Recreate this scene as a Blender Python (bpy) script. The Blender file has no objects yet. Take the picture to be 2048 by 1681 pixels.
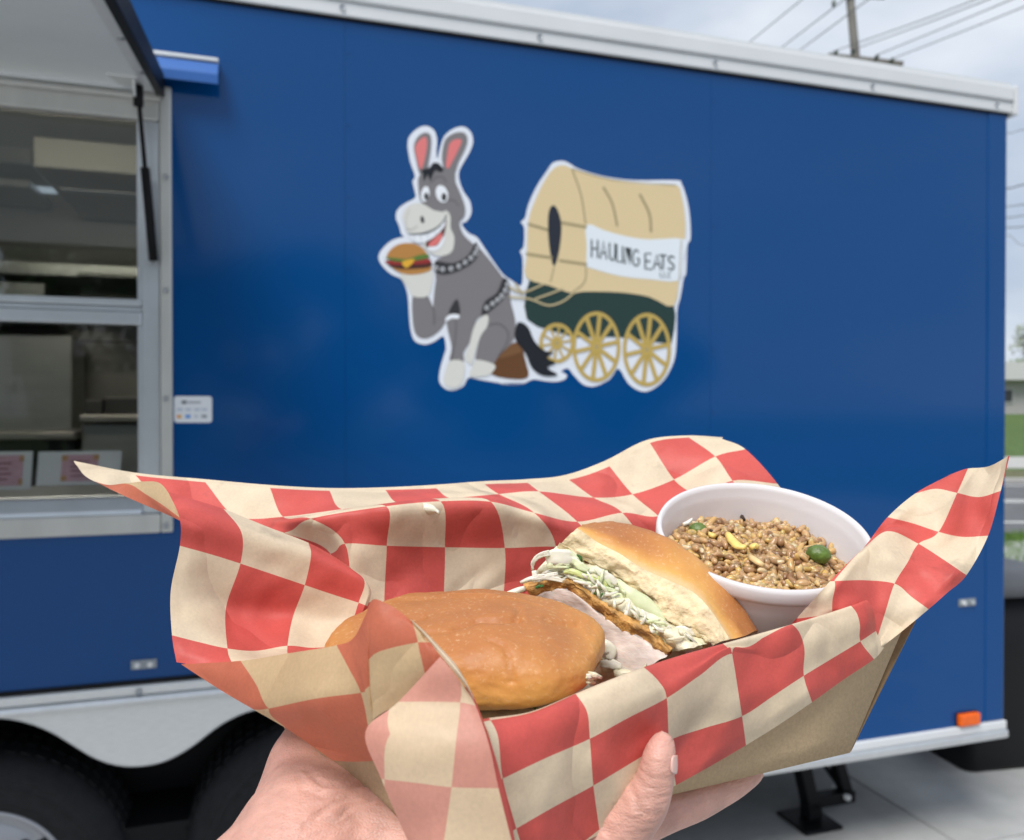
import bpy, bmesh, math, random
from mathutils import Vector, Matrix, noise
from mathutils.geometry import tessellate_polygon
R = math.radians
random.seed(7)
S = bpy.context.scene
COL = S.collection
# ------------------------------------------------------------------ camera
FPX = 1630.0; PW = 2048.0; PH = 1681.0; PITCH = R(.55); EYE = Vector((0, 0, 1.6))
cd = bpy.data.cameras.new('camera'); cam = bpy.data.objects.new('camera', cd); COL.objects.link(cam)
cam.location = EYE; cam.rotation_euler = (math.pi/2 - PITCH, 0, 0)
cd.sensor_width = 36; cd.sensor_fit = 'HORIZONTAL'; cd.lens = FPX/PW*36
cd.clip_start = .01; cd.clip_end = 2000
cd.dof.use_dof = True; cd.dof.focus_distance = .285; cd.dof.aperture_fstop = 17
S.camera = cam
# ------------------------------------------------------------------ sky: high thin overcast
SUN_EL, SUN_AZ = R(56), R(208)         # azimuth clockwise from +Y: behind the camera, to the left
wd = bpy.data.worlds.new('World'); S.world = wd; wd.use_nodes = True
nt = wd.node_tree; nt.nodes.clear()
def N(t, k, **kw):
    n = t.nodes.new(k)
    for a, b in kw.items():
        if a.startswith('i_'):
            n.inputs[a[2:].replace('_', ' ')].default_value = b
        else: setattr(n, a, b)
    return n
out = N(nt, 'ShaderNodeOutputWorld'); bg = N(nt, 'ShaderNodeBackground'); bg.inputs['Strength'].default_value = .092
sky = N(nt, 'ShaderNodeTexSky', sky_type='NISHITA', sun_disc=False, sun_elevation=SUN_EL, sun_rotation=SUN_AZ, air_density=1.0, dust_density=2.0)
tc = N(nt, 'ShaderNodeTexCoord'); mp = N(nt, 'ShaderNodeMapping'); mp.inputs['Scale'].default_value = (1.6, 1.6, 4.2)
nz = N(nt, 'ShaderNodeTexNoise'); nz.inputs['Scale'].default_value = 1.7; nz.inputs['Detail'].default_value = 6; nz.inputs['Roughness'].default_value = .52
cr = N(nt, 'ShaderNodeValToRGB'); cr.color_ramp.elements[0].position = .36; cr.color_ramp.elements[1].position = .66
cr.color_ramp.elements[0].color = (4.9, 5.7, 7.0, 1); cr.color_ramp.elements[1].color = (8.1, 8.6, 9.3, 1)
mx = N(nt, 'ShaderNodeMix', data_type='RGBA'); mx.inputs[0].default_value = .86
L = nt.links.new
L(tc.outputs['Generated'], mp.inputs['Vector']); L(mp.outputs[0], nz.inputs['Vector']); L(nz.outputs['Fac'], cr.inputs[0])
L(sky.outputs[0], mx.inputs[6]); L(cr.outputs[0], mx.inputs[7]); L(mx.outputs[2], bg.inputs['Color']); L(bg.outputs[0], out.inputs[0])
sd = bpy.data.lights.new('sun', 'SUN'); sd.energy = 2.7; sd.angle = R(26); sd.color = (1, .965, .91)
sun = bpy.data.objects.new('sun', sd); COL.objects.link(sun)
sdir = Vector((math.sin(SUN_AZ)*math.cos(SUN_EL), math.cos(SUN_AZ)*math.cos(SUN_EL), math.sin(SUN_EL)))
sun.rotation_euler = (-sdir).to_track_quat('-Z', 'Y').to_euler(); sun.location = (0, -4, 12)
vs = S.view_settings; vs.view_transform = 'Standard'; vs.look = 'None'; vs.exposure = .26; vs.gamma = 1; vs.use_curve_mapping = False

# ------------------------------------------------------------------ measuring helpers
_F = Vector((0, math.cos(PITCH), -math.sin(PITCH))); _U = Vector((0, math.sin(PITCH), math.cos(PITCH)))
def ray(px, py): return Vector(((px-1024)/FPX, 0, 0)) + _F + _U*((PH/2-py)/FPX)
def P(px, py, z): return EYE + ray(px, py)*z
TH = math.atan(FPX/5116.0)
T0 = Vector((986/FPX*3.05, 3.05, 0))
TM = Matrix.Translation(T0) @ Matrix.Rotation(TH, 4, 'Z'); TI = TM.inverted()
CL = TI @ EYE
def TL(px, py, y=0.0):                    # where the ray meets the trailer's plane at depth y (local frame)
    d = TI.to_3x3() @ ray(px, py); t = (y - CL.y)/d.y
    return Vector((CL.x + d.x*t, y, CL.z + d.z*t))
# ------------------------------------------------------------------ materials
MATS = {}
def mat(name, col, rough=.5, metal=0, var=0, vscale=8, bump=0, bscale=60, coat=0, trans=0, spec=.5, stretch=None, detail=4, bdetail=4, sss=0, sssr=(1,.35,.2)):
    if name in MATS: return MATS[name]
    m = bpy.data.materials.new(name); m.use_nodes = True; t = m.node_tree; b = t.nodes['Principled BSDF']
    b.inputs['Base Color'].default_value = (*col, 1); b.inputs['Roughness'].default_value = rough; b.inputs['Metallic'].default_value = metal
    b.inputs['Coat Weight'].default_value = coat; b.inputs['Coat Roughness'].default_value = .04; b.inputs['Specular IOR Level'].default_value = spec
    if sss:
        b.inputs['Subsurface Weight'].default_value = sss; b.inputs['Subsurface Radius'].default_value = sssr; b.inputs['Subsurface Scale'].default_value = .004
    tcn = N(t, 'ShaderNodeTexCoord'); v = tcn.outputs['Object']
    if stretch:
        mpn = N(t, 'ShaderNodeMapping'); mpn.inputs['Scale'].default_value = stretch; t.links.new(v, mpn.inputs[0]); v = mpn.outputs[0]
    if var:
        n = N(t, 'ShaderNodeTexNoise'); n.inputs['Scale'].default_value = vscale; n.inputs['Detail'].default_value = detail; n.inputs['Roughness'].default_value = .6
        t.links.new(v, n.inputs['Vector'])
        r = N(t, 'ShaderNodeValToRGB'); r.color_ramp.elements[0].position = .3; r.color_ramp.elements[1].position = .7
        r.color_ramp.elements[0].color = (*[c*(1-var) for c in col], 1); r.color_ramp.elements[1].color = (*[min(1, c*(1+var)) for c in col], 1)
        t.links.new(n.outputs['Fac'], r.inputs[0]); t.links.new(r.outputs[0], b.inputs['Base Color'])
    if bump:
        n2 = N(t, 'ShaderNodeTexNoise'); n2.inputs['Scale'].default_value = bscale; n2.inputs['Detail'].default_value = bdetail
        t.links.new(v, n2.inputs['Vector'])
        bn = N(t, 'ShaderNodeBump'); bn.inputs['Strength'].default_value = 1; bn.inputs['Distance'].default_value = bump
        t.links.new(n2.outputs['Fac'], bn.inputs['Height']); t.links.new(bn.outputs[0], b.inputs['Normal'])
    MATS[name] = m
    return m
# ------------------------------------------------------------------ mesh helpers
class MB:
    def __init__(s): s.v = []; s.f = []
    def quad(s, a, b, c, d): i = len(s.v); s.v += [Vector(a), Vector(b), Vector(c), Vector(d)]; s.f.append((i, i+1, i+2, i+3))
    def box(s, x0, x1, y0, y1, z0, z1):
        i = len(s.v); s.v += [Vector((x, y, z)) for z in (z0, z1) for y in (y0, y1) for x in (x0, x1)]
        s.f += [(i, i+2, i+3, i+1), (i+4, i+5, i+7, i+6), (i, i+1, i+5, i+4), (i+2, i+6, i+7, i+3), (i, i+4, i+6, i+2), (i+1, i+3, i+7, i+5)]
        return s
    def bar(s, a, b, w, h, up=(0, 0, 1)):    # rectangular bar from a to b
        a = Vector(a); b = Vector(b); d = (b-a).normalized(); u = Vector(up); sd = d.cross(u).normalized(); u = sd.cross(d)
        i = len(s.v)
        for p in (a, b):
            for q, r in ((-1, -1), (1, -1), (1, 1), (-1, 1)): s.v.append(p + sd*q*w/2 + u*r*h/2)
        s.f += [(i, i+1, i+2, i+3), (i+7, i+6, i+5, i+4)] + [(i+k, i+4+k, i+4+(k+1) % 4, i+(k+1) % 4) for k in range(4)]
        return s
    def tube(s, pts, rad, seg=10, cap=True):
        pts = [Vector(p) for p in pts]; n = len(pts); i0 = len(s.v)
        rad = rad if isinstance(rad, (list, tuple)) else [rad]*n
        ref = None
        for k, p in enumerate(pts):
            d = (pts[min(k+1, n-1)] - pts[max(k-1, 0)]).normalized()
            if ref is None: ref = d.orthogonal().normalized()
            ref = (ref - d*ref.dot(d)).normalized(); q = d.cross(ref)
            for j in range(seg):
                a = 2*math.pi*j/seg; s.v.append(p + (ref*math.cos(a) + q*math.sin(a))*rad[k])
        for k in range(n-1):
            for j in range(seg):
                a = i0+k*seg+j; b = i0+k*seg+(j+1) % seg; s.f.append((a, b, b+seg, a+seg))
        if cap:
            s.f.append(tuple(i0+j for j in reversed(range(seg)))); s.f.append(tuple(i0+(n-1)*seg+j for j in range(seg)))
        return s
    def lathe(s, prof, seg=48, axis=None):    # prof: (r, z) list; axis: Matrix
        i0 = len(s.v); M = axis or Matrix()
        for r, z in prof:
            for j in range(seg):
                a = 2*math.pi*j/seg; s.v.append(M @ Vector((r*math.cos(a), r*math.sin(a), z)))
        for k in range(len(prof)-1):
            for j in range(seg):
                a = i0+k*seg+j; b = i0+k*seg+(j+1) % seg; s.f.append((a, b, b+seg, a+seg))
        return s
    def prism(s, pts, off):                    # polygon of 3-D points pushed along off
        n = len(pts); i = len(s.v); off = Vector(off); pts = [Vector(p) for p in pts]
        s.v += pts + [p+off for p in pts]
        tri = tessellate_polygon([pts])
        nrm = Vector((0, 0, 0))
        for t in tri: nrm += (pts[t[1]]-pts[t[0]]).cross(pts[t[2]]-pts[t[0]])
        for t in tri:
            a, b, c = t
            if (pts[b]-pts[a]).cross(pts[c]-pts[a]).dot(off) > 0: a, c = c, a
            s.f.append((i+a, i+b, i+c)); s.f.append((i+n+c, i+n+b, i+n+a))
        s.f += [(i+k, i+(k+1) % n, i+n+(k+1) % n, i+n+k) for k in range(n)]
        return s
    def build(s, name, m, parent=None, smooth=False, bevel=0, recalc=True, auto=None):
        me = bpy.data.meshes.new(name); me.from_pydata(s.v, [], s.f); me.update()
        if recalc:
            bm = bmesh.new(); bm.from_mesh(me); bmesh.ops.recalc_face_normals(bm, faces=bm.faces); bm.to_mesh(me); bm.free()
        return obj(name, me, m, parent, smooth, bevel)
def obj(name, me, m, parent=None, smooth=False, bevel=0):
    o = bpy.data.objects.new(name, me); COL.objects.link(o)
    if m is not None and not me.materials: me.materials.append(m)
    if parent: o.parent = parent
    if smooth: me.polygons.foreach_set('use_smooth', [True]*len(me.polygons))
    if bevel:
        b = o.modifiers.new('bevel', 'BEVEL'); b.width = bevel; b.segments = 2; b.limit_method = 'ANGLE'; b.harden_normals = False
    return o
def tag(o, label=None, cat=None, group=None, kind=None):
    if label: o['label'] = label
    if cat: o['category'] = cat
    if group: o['group'] = group
    if kind: o['kind'] = kind
    return o
def empty(name, loc=(0, 0, 0), rz=0):
    o = bpy.data.objects.new(name, None); COL.objects.link(o); o.location = loc; o.rotation_euler = (0, 0, rz); o.empty_display_size = .1
    return o
def cat_rom(p0, p1, p2, p3, t):
    return .5*((2*p1) + (p2-p0)*t + (2*p0-5*p1+4*p2-p3)*t*t + (3*p1-p0-3*p2+p3)*t**3)
def smooth_closed(pts, n=4):
    m = len(pts); o = []
    for i in range(m):
        a, b, c, d = (Vector(pts[(i+k) % m]) for k in (-1, 0, 1, 2))
        for j in range(n): o.append(cat_rom(a, b, c, d, j/n))
    return o
def smooth_open(pts, n=4):
    m = len(pts); o = []; pts = [Vector(p) for p in pts]
    for i in range(m-1):
        a = pts[i-1] if i else pts[0]*2-pts[1]; d = pts[i+2] if i+2 < m else pts[-1]*2-pts[-2]
        for j in range(n): o.append(cat_rom(a, pts[i], pts[i+1], d, j/n))
    return o + [pts[-1]]
# ================================================================== SETTING
M_grass = mat('grass', (.075, .13, .028), .9, var=.45, vscale=5, bump=.03, bscale=40)
M_asph = mat('asphalt', (.12, .122, .128), .85, var=.2, vscale=3, bump=.004, bscale=300)
M_conc = mat('concrete', (.40, .405, .40), .85, var=.20, vscale=2.6, bump=.0012, bscale=220, detail=8)
M_walk = mat('pale_concrete', (.42, .41, .39), .85, var=.1, vscale=3)
M_verge = mat('dry_verge', (.12, .12, .055), .95, var=.4, vscale=6, bump=.02, bscale=30)
M_line = mat('road_paint', (.6, .6, .58), .7, var=.15, vscale=9)
def prof(y):                                # the ground rises a little beyond the road
    return 0 if y < 30 else 1.5*min(1, (y-30)/22)**1.3 if y < 52 else 1.5
g = MB(); ys = [-300, -60, -9, -4, 4, 7.8, 11, 20, 30] + [30+2.2*k for k in range(1, 11)] + [70, 120, 400, 900]
for a, b in zip(ys, ys[1:]):
    g.quad((-900, a, prof(a)-.03), (900, a, prof(a)-.03), (900, b, prof(b)-.03), (-900, b, prof(b)-.03))
tag(g.build('ground', M_grass, recalc=False), kind='structure')
road = MB().box(-300, 300, 10.9, 18.6, -.2, -.018); rd = tag(road.build('road', M_asph), kind='structure')
for yy in (11.9, 14.6, 14.9, 17.9):
    MB().box(-300, 300, yy, yy+.12, -.019, -.013).build('lane_marking', M_line, rd)
tag(MB().box(-300, 300, 18.9, 22.6, -.2, -.02).build('verge', M_verge), kind='structure')
MB_ = MB().box(-300, 300, 18.6, 18.9, -.2, .08); tag(MB_.build('kerb', M_walk), kind='structure')
tag(MB().box(-300, 300, 23.6, 29.5, -.2, -.012).build('sidewalk', M_walk), kind='structure')
# concrete pad laid in slabs square to the trailer
jl = TI @ Vector((1.494, 3.524, 0))
pad = tag(MB().box(jl.x-10.9, jl.x+8.9, -9.5, 3.9, -.2, -.012).build('concrete_pad', mat('joint_dirt', (.16, .155, .145), .95, var=.2)), kind='structure')
pad.matrix_world = TM
sl = 3.0
slab_me = None
for i in range(-4, 3):
    for j in range(-4, 2):
        if slab_me is None:
            o = MB().box(.004, sl-.004, .004, sl-.004, -.011, 0).build('slab', M_conc, pad, bevel=.004); slab_me = o.data
        else:
            o = obj('slab', slab_me, M_conc, pad, bevel=.004)
        o.location = (jl.x+i*sl*.95, -.9+j*sl*.9 + .9, 0); o.scale = (.95, .9, 1)
# grass blades in the strip past the pad
gb = MB(); rg = random.Random(3)
for k in range(9000):
    x = rg.uniform(4.4, 8.2); y = rg.uniform(8.0, 10.8); h = rg.uniform(.05, .13); a = rg.uniform(0, 6.28); w = .006
    c = Vector((x, y, -.03)); d = Vector((math.cos(a), math.sin(a), 0)); lean = Vector((rg.gauss(0, .03), rg.gauss(0, .03), h))
    i = len(gb.v); gb.v += [c-d*w, c+d*w, c+lean]; gb.f.append((i, i+1, i+2))
tag(gb.build('grass_blades', mat('grass_blade', (.10, .19, .03), .7, var=.4, vscale=9), recalc=False), kind='stuff')

# ---- far low building
Bz = prof(55)-.05
bld = empty('roadside_building', (22, 55, Bz)); tag(bld, 'low pale roadside building with deep flat fascia beyond the lawn', 'building')
BM_w = mat('building_wall', (.40, .39, .38), .8, var=.08); BM_f = mat('building_fascia', (.55, .55, .55), .7, var=.06); BM_g = mat('dark_pane', (.03, .035, .04), .15)
MB().box(-13, 40, 0, 12, 0, 2.3).build('wall', BM_w, bld)
MB().box(-13.8, 40.8, -.9, 12.8, 2.3, 3.5).build('fascia', BM_f, bld)
for k in range(9):
    x = -9.2 + 4.6*k
    w = MB().box(x, x+2.6, -.08, .02, .75, 1.75).build('window', mat('window_frame_far', (.5, .5, .5), .5), bld)
    MB().box(x+.1, x+1.25, -.10, -.06, .85, 1.65).build('pane', BM_g, w); MB().box(x+1.35, x+2.5, -.10, -.06, .85, 1.65).build('pane', BM_g, w)
# ---- trees
M_bark = mat('bark', (.09, .075, .06), .9, var=.3, vscale=20, bump=.02, bscale=30)
def leaf_mat(nm, c):
    m = mat(nm, c, .6, var=.35, vscale=1.5); return m
def tree(name, label, loc, h, cr, lm, seed, leaves=5000, ls=.16, low=.3, group=None, sparse=1.0):
    rg = random.Random(seed); t = empty(name, loc); tag(t, label, 'tree', group)
    tr = MB(); top = h*.8; tr.tube(smooth_open([(0, 0, -.2), (rg.gauss(0, .1), rg.gauss(0, .1), h*.3), (rg.gauss(0, .25), rg.gauss(0, .25), h*.6), (rg.gauss(0, .3), 0, top)], 3), [h*.03*(1-k/10*.9) for k in range(10)], 8)
    clumps = []
    for k in range(int(16*sparse)+6):
        a = rg.uniform(0, 6.28); zz = h*rg.uniform(low+.05, .95); rr = cr*math.sqrt(max(.05, 1-((zz/h-.6)/.45)**2))*rg.uniform(.35, 1)
        c = Vector((math.cos(a)*rr, math.sin(a)*rr, zz)); clumps.append((c, cr*rg.uniform(.25, .45)))
        tr.tube(smooth_open([(0, 0, max(h*.2, zz-h*.25)), (c.x*.5, c.y*.5, zz-h*.1), tuple(c)], 2), [h*.009, h*.007, h*.006, h*.004, h*.002], 5)
    tr.build('trunk', M_bark, t, True)
    cm = MB()
    for k in range(leaves):
        c, r = rg.choice(clumps); v = Vector((rg.gauss(0, 1), rg.gauss(0, 1), rg.gauss(0, .8))); v = v.normalized()*r*rg.random()**.4 + c
        a = Vector((rg.gauss(0, 1), rg.gauss(0, 1), rg.gauss(0, 1))).normalized(); b = a.orthogonal().normalized(); s = ls*rg.uniform(.6, 1.3)
        cm.quad(v-a*s, v+b*s*.5, v+a*s, v-b*s*.5)
    cm.build('crown', lm, t, recalc=False)
    return t
LM1 = leaf_mat('spring_leaves', (.14, .19, .07)); LM2 = leaf_mat('dark_leaves', (.05, .085, .03)); LM3 = leaf_mat('pale_leaves', (.22, .25, .15))
far = 'trees beyond the roadside building'
for k, (x, y, h, c) in enumerate(((35, 75, 9.5, 3.6), (42, 78, 11, 3.4), (49, 73, 8.5, 3.2), (57, 80, 10, 3.5))):
    tree('roadside_tree', 'pale thin spring tree rising behind the low roadside building', (x, y, 1.4), h, c, LM3, 20+k, 2600, .2, .25, far)
hedge = 'shrubs along the roadside building'
for k in range(4):
    tree('shrub', 'rounded green shrub close behind the low roadside building', (33+k*4.2, 69, 1.4), 4.3, 2.4, LM1, 60+k, 1600, .2, .05, hedge)
# trees and a house across the lot, seen mirrored in the paint and the glass
opp = 'trees across the lot, mirrored in the window'
for k, (x, y, h, c) in enumerate(((-21, -24, 9, 4.2), (-13, -27, 11.5, 4.6), (-4.5, -30, 8, 4.2), (4, -27, 7, 4), (12, -31, 9, 4.6), (21, -28, 7.6, 4.4), (31, -30, 8.5, 4.6))):
    tree('lot_tree', 'dark leafy tree mirrored in the serving window', (x, y, -.05), h, c, LM2, 90+k, 5000, .3, .08, opp)
tag(MB().box(-40, 60, -22, -9.6, -.2, -.015).build('lot_asphalt', M_asph), kind='structure')

# ---- utility pole and lines
M_pole = mat('weathered_pole', (.19, .18, .165), .9, var=.2, vscale=14, stretch=(1, 1, .15)); M_wire = mat('wire', (.12, .125, .13), .6); M_ins = mat('insulator', (.10, .12, .10), .35)
PZ = 26.0
pb = P(1712, 125, PZ); pt = P(1695, -60, PZ-.15)
d = (pt-pb)/(pt.z-pb.z); base = pb - d*pb.z
pole = empty('utility_pole', base); tag(pole, 'grey wooden utility pole with crossarm standing behind the trailer roof', 'utility pole')
L0 = lambda v: Vector(v)-base
MB().tube([L0(base-d*.3), L0(pb), L0(pt + d*3)], [.17, .135, .115], 12).build('pole', M_pole, pole, True)
ca, cb = P(1656, 111, PZ-.15), P(1806, 128, PZ-.25)
MB().bar(L0(ca), L0(cb), .12, .13).build('crossarm', M_pole, pole, bevel=.01)
ca2, cb2 = P(1655, -12, PZ-.2), P(1770, -6, PZ-.25)
MB().bar(L0(ca2), L0(cb2), .12, .13).build('crossarm', M_pole, pole, bevel=.01)
def insul(a, b):
    MB().tube([L0(a), L0(a.lerp(b, .3)), L0(a.lerp(b, .35)), L0(b)], [.03, .03, .07, .045], 10).build('insulator', M_ins, pole, True)
for (x, y) in ((1668, 117), (1703, 114), (1750, 126), (1780, 132)):
    insul(P(x, y-4, PZ-.3), P(x+6, y-15, PZ-.5))
insul(P(1668, 0, PZ-.3), P(1667, 14, PZ-.35))
def wire(pts, r=.014, label=None):
    w = MB().tube(smooth_open([P(*p) for p in pts], 5), r, 6).build('power_line', M_wire, None, True)
    tag(w, label, 'power line', 'power lines on the utility pole')
wl = 'thin grey power line running from the utility pole across the pale sky'
for (a, b, c, e) in (((1665, 104, 25.6), (1930, 8, 18), (2300, -160, 12), 0), ((1703, 101, 25.6), (1960, 6, 18), (2330, -160, 12), 0), ((1750, 112, 25.6), (2010, 5, 18), (2380, -160, 12), 0),
                     ((1785, 118, 25.6), (2048, 14, 18), (2420, -150, 12), 0)):
    wire((a, b, c), .013, 'grey power line tied to the '+{1665: 'end insulator of the shorter arm', 1703: 'insulator right beside the utility pole', 1750: 'inner insulator of the longer arm', 1785: 'tip of the longer crossarm'}[a[0]])
wl2 = 'thin grey power line passing over the trailer roof left of the pole'
for (a, b, c) in (((1420, 150, 33), (1495, 88, 28), (1640, -30, 22)), ((1500, 142, 33), (1560, 98, 28), (1740, -40, 20)), ((1530, 150, 33), (1595, 104, 28), (1790, -40, 20))):
    wire((a, b, c), .016, 'grey power line passing over the trailer roof, '+{1420: 'set apart from the pair near the pole', 1500: 'outer of the pair near the pole', 1530: 'inner of the pair near the pole'}[a[0]])
wl3 = 'power line crossing the sky low beside the trailer end'
for y0, y1, r in ((268, 258, .016), (378, 368, .03), (414, 408, .02), (436, 430, .022), (456, 452, .022), (470, 492, .014)):
    wire(((1880, y0+8, 40), (2010, y0, 38), (2060, y1, 36), (2300, y1-30, 32)), r, 'power line beside the trailer end, '+{268: 'the highest one, alone', 378: 'the thickest and darkest one', 414: 'just under the thick dark one', 436: 'in the middle of the lower bundle', 456: 'at the bottom of the level bundle', 470: 'the thin sagging one'}[y0])
# ---- wheeled bin
bx = P(2012, 1535, 3.62); bin_ = empty('wheeled_bin', (bx.x, bx.y+.26, 0), TH*.6); tag(bin_, 'black plastic wheeled bin with dark grey lid behind the trailer end', 'bin')
M_bin = mat('bin_plastic', (.006, .0065, .008), .5, spec=.25, bump=.0006, bscale=300); M_lid = mat('bin_lid', (.085, .09, .10), .5, var=.1)
bb = MB(); lv = [(0, .22), (.02, .23), (.5, .265), (.80, .285)]
def rrect(w, dpt, r, z, n=5):
    o = []
    for cx, cy, a0 in ((w-r, dpt-r, 0), (-w+r, dpt-r, 90), (-w+r, -dpt+r, 180), (w-r, -dpt+r, 270)):
        for k in range(n+1): a = R(a0+90*k/n); o.append(Vector((cx+r*math.cos(a), cy+r*math.sin(a), z)))
    return o
def loft(rings, cap0=True, cap1=True):
    m = MB(); n = len(rings[0])
    for r in rings: m.v += r
    for k in range(len(rings)-1):
        for j in range(n): m.f.append((k*n+j, k*n+(j+1) % n, (k+1)*n+(j+1) % n, (k+1)*n+j))
    if cap0: m.f.append(tuple(reversed(range(n))))
    if cap1: m.f.append(tuple((len(rings)-1)*n+j for j in range(n)))
    return m
loft([rrect(w, w*1.05, .05, z) for z, w in lv]).build('body', M_bin, bin_, True)
loft([rrect(.315, .33, .05, .795), rrect(.325, .34, .05, .80), rrect(.325, .34, .05, .84), rrect(.30, .315, .05, .875), rrect(.2, .22, .05, .89)]).build('lid', M_lid, bin_, True)
for s in (-1, 1):
    MB().tube([(s*.2, .24, .1), (s*.27, .24, .1)], .1, 20).build('wheel', M_bin, bin_)
MB().tube([(-.2, .33, .86), (-.2, .38, .88), (.2, .38, .88), (.2, .33, .86)], .014, 8).build('handle', M_bin, bin_, True)
# ================================================================== FOOD TRAILER
TR = empty('food_trailer', T0, TH); tag(TR, 'blue food trailer with open serving hatch, white top rail and donkey wagon decal', 'food trailer')
def blue():
    m = mat('blue_panel', (.0002, .058, .215), .4, coat=.55, spec=.05, bump=.009, bscale=1.6, bdetail=1)
    b = m.node_tree.nodes['Principled BSDF']; b.inputs['Coat Roughness'].default_value = .09
    return m
M_blue = blue()
M_alu = mat('brushed_aluminium', (.76, .77, .76), .40, metal=.3, var=.06, vscale=40, stretch=(1, 8, 8))
M_alu2 = mat('bright_aluminium', (.70, .72, .74), .3, metal=.85, var=.05, vscale=30)
M_white = mat('white_trim', (.66, .68, .70), .35, var=.03, vscale=5)
M_black = mat('black_rubber', (.007, .007, .008), .6, spec=.2)
M_blk2 = mat('black_paint', (.006, .0065, .008), .5, spec=.2)
M_tyre = mat('tyre_rubber', (.014, .015, .017), .7, spec=.25, var=.25, vscale=40, bump=.0015, bscale=120)
M_steel = mat('grey_wheel_steel', (.42, .43, .46), .38, metal=.6)
M_scr = mat('zinc_screw', (.45, .47, .5), .35, metal=.8)
ZT = TL(1700, 183).z; ZB = TL(1850, 1463).z; ZF = TL(250, 1362).z
XW = TL(345, 600).x                                   # right edge of the window trim
WT = TL(330, 176).z; WB = TL(338, 1064).z; XWL = XW-1.75; XL = -6.6
s0, s1, s2 = TL(1972, 800).x, TL(1421, 600).x, TL(690, 500).x; sA = TL(1010, 1400).x
def panel(x0, x1, z0, z1, y=0): return MB().box(x0+.0003, x1-.0003, y, y+.022, z0, z1).build('side_panel', M_blue, TR, bevel=.0006)
panel(s1, s0, ZB, ZT); panel(s2, s1, ZF, ZT); panel(sA, s1, ZB, ZF-.0016); 
xa_ = XW-.62
MB().prism([(s2-.0003, 0, ZF), (s2-.0003, 0, ZT), (xa_, 0, ZT), (xa_, 0, WT-.05), (XW-.03, 0, WT-.05), (XW-.03, 0, WB+.05), (xa_, 0, WB+.05), (xa_, 0, ZF)], (0, .022, 0)).build('side_panel', M_blue, TR)
panel(XWL-.03, xa_, WT-.05, ZT); panel(XWL-.03, xa_, ZF, WB+.05); panel(XL, XWL-.032, ZF, ZT); panel(XL, TL(-420, 1640).x-.12, ZB, ZF-.0016)
MB().box(s0+.001, 0, -.003, .03, ZB, ZT).build('corner_post', M_blue, TR, bevel=.006)
MB().box(XL, -.01, .024, .06, ZF+.02, WB).build('inner_skin', M_alu, TR); MB().box(XW+.012, -.01, .024, .06, WB+.001, ZT).build('inner_skin', M_alu, TR)
MB().box(XL, -.01, .024, .06, WT, ZT-.001).build('inner_skin', M_alu, TR); 
MB().box(-.03, 0, .03, 2.4, ZB, ZT).build('end_wall', M_blue, TR); MB().box(XL, XL+.03, .03, 2.4, ZB, ZT).build('end_wall', M_blue, TR)
MB().box(XL, 0, 2.4, 2.43, ZB, ZT).build('far_wall', M_blue, TR)
MB().box(XL, -.031, 2.33, 2.395, ZB+.2, ZT).build('inner_lining', mat('lining', (.30, .31, .30), .45, metal=.2, var=.05), TR)
MB().box(XL-.01, .01, -.01, 2.44, ZT+.095, ZT+.11).build('roof', M_white, TR)
MB().box(XL, 0, .06, 2.4, ZF-.06, ZF).build('floor', M_blk2, TR)
# top rail: two stepped courses of white extrusion with screws
MB().box(XL, .012, -.014, .02, ZT, ZT+.040).build('top_rail', M_white, TR, bevel=.004)
MB().box(XL, .012, -.022, .02, ZT+.041, ZT+.094).build('top_rail', M_white, TR, bevel=.006)
MB().box(.012, .03, -.026, .03, ZT-.010, ZT+.099).build('rail_end_cap', M_white, TR, bevel=.004)
MB().box(XL, .0, -.006, .0, ZT-.008, ZT).build('rail_gasket', M_blk2, TR)
def screw(x, z, y, r=.008, m=None, par=None):
    MB().lathe([(0, 0), (r*.6, -.0005), (r, .001), (r, .004)][::-1], 14, Matrix.Translation((x, y, z)) @ Matrix.Rotation(R(90), 4, 'X')).build('screw', m or M_scr, par or TR, True)
for px, py in ((300, -40), (683, 18), (1075, 79), (1425, 132), (1738, 177), (1986, 212)):
    screw(TL(px, py).x, ZT+.021, -.016, .0075)
# bottom rail
MB().box(sA, .004, -.012, .03, ZB-.03, ZB).build('bottom_rail', M_white, TR, bevel=.003)
MB().box(sA, .006, -.020, .03, ZB-.062, ZB-.031).build('bottom_rail', M_alu2, TR, bevel=.006)
MB().box(XL, -.02, .08, 2.3, ZB-.10, ZB+.02).build('chassis', M_blk2, TR)
MB().box(XL, sA, -.004, 0, ZF-.012, ZF).build('panel_gasket', M_blk2, TR)
# rivets down the seams
for px, x in ((690, s2), (1421, s1)):
    for k in range(9):
        z = ZF+.1+k*(ZT-ZF-.2)/8
        MB().lathe([(0, -.0012), (.003, -.0008), (.004, .0005)], 8, Matrix.Translation((x+.01, -.0006, z)) @ Matrix.Rotation(R(90), 4, 'X')).build('rivet', M_blue, TR, True)
# marker lamp
ml = TL(1912, 1450); mr = TL(1951, 1428)
o = MB().box(ml.x, mr.x, -.024, -.002, ZB+.006, ZB+.048).build('marker_lamp', mat('amber_lens', (.85, .13, .005), .25, var=.1, vscale=60), TR, bevel=.004)
MB().box(ml.x-.003, mr.x+.003, -.006, 0, ZB+.003, ZB+.051).build('lamp_base', M_blk2, o)
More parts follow.
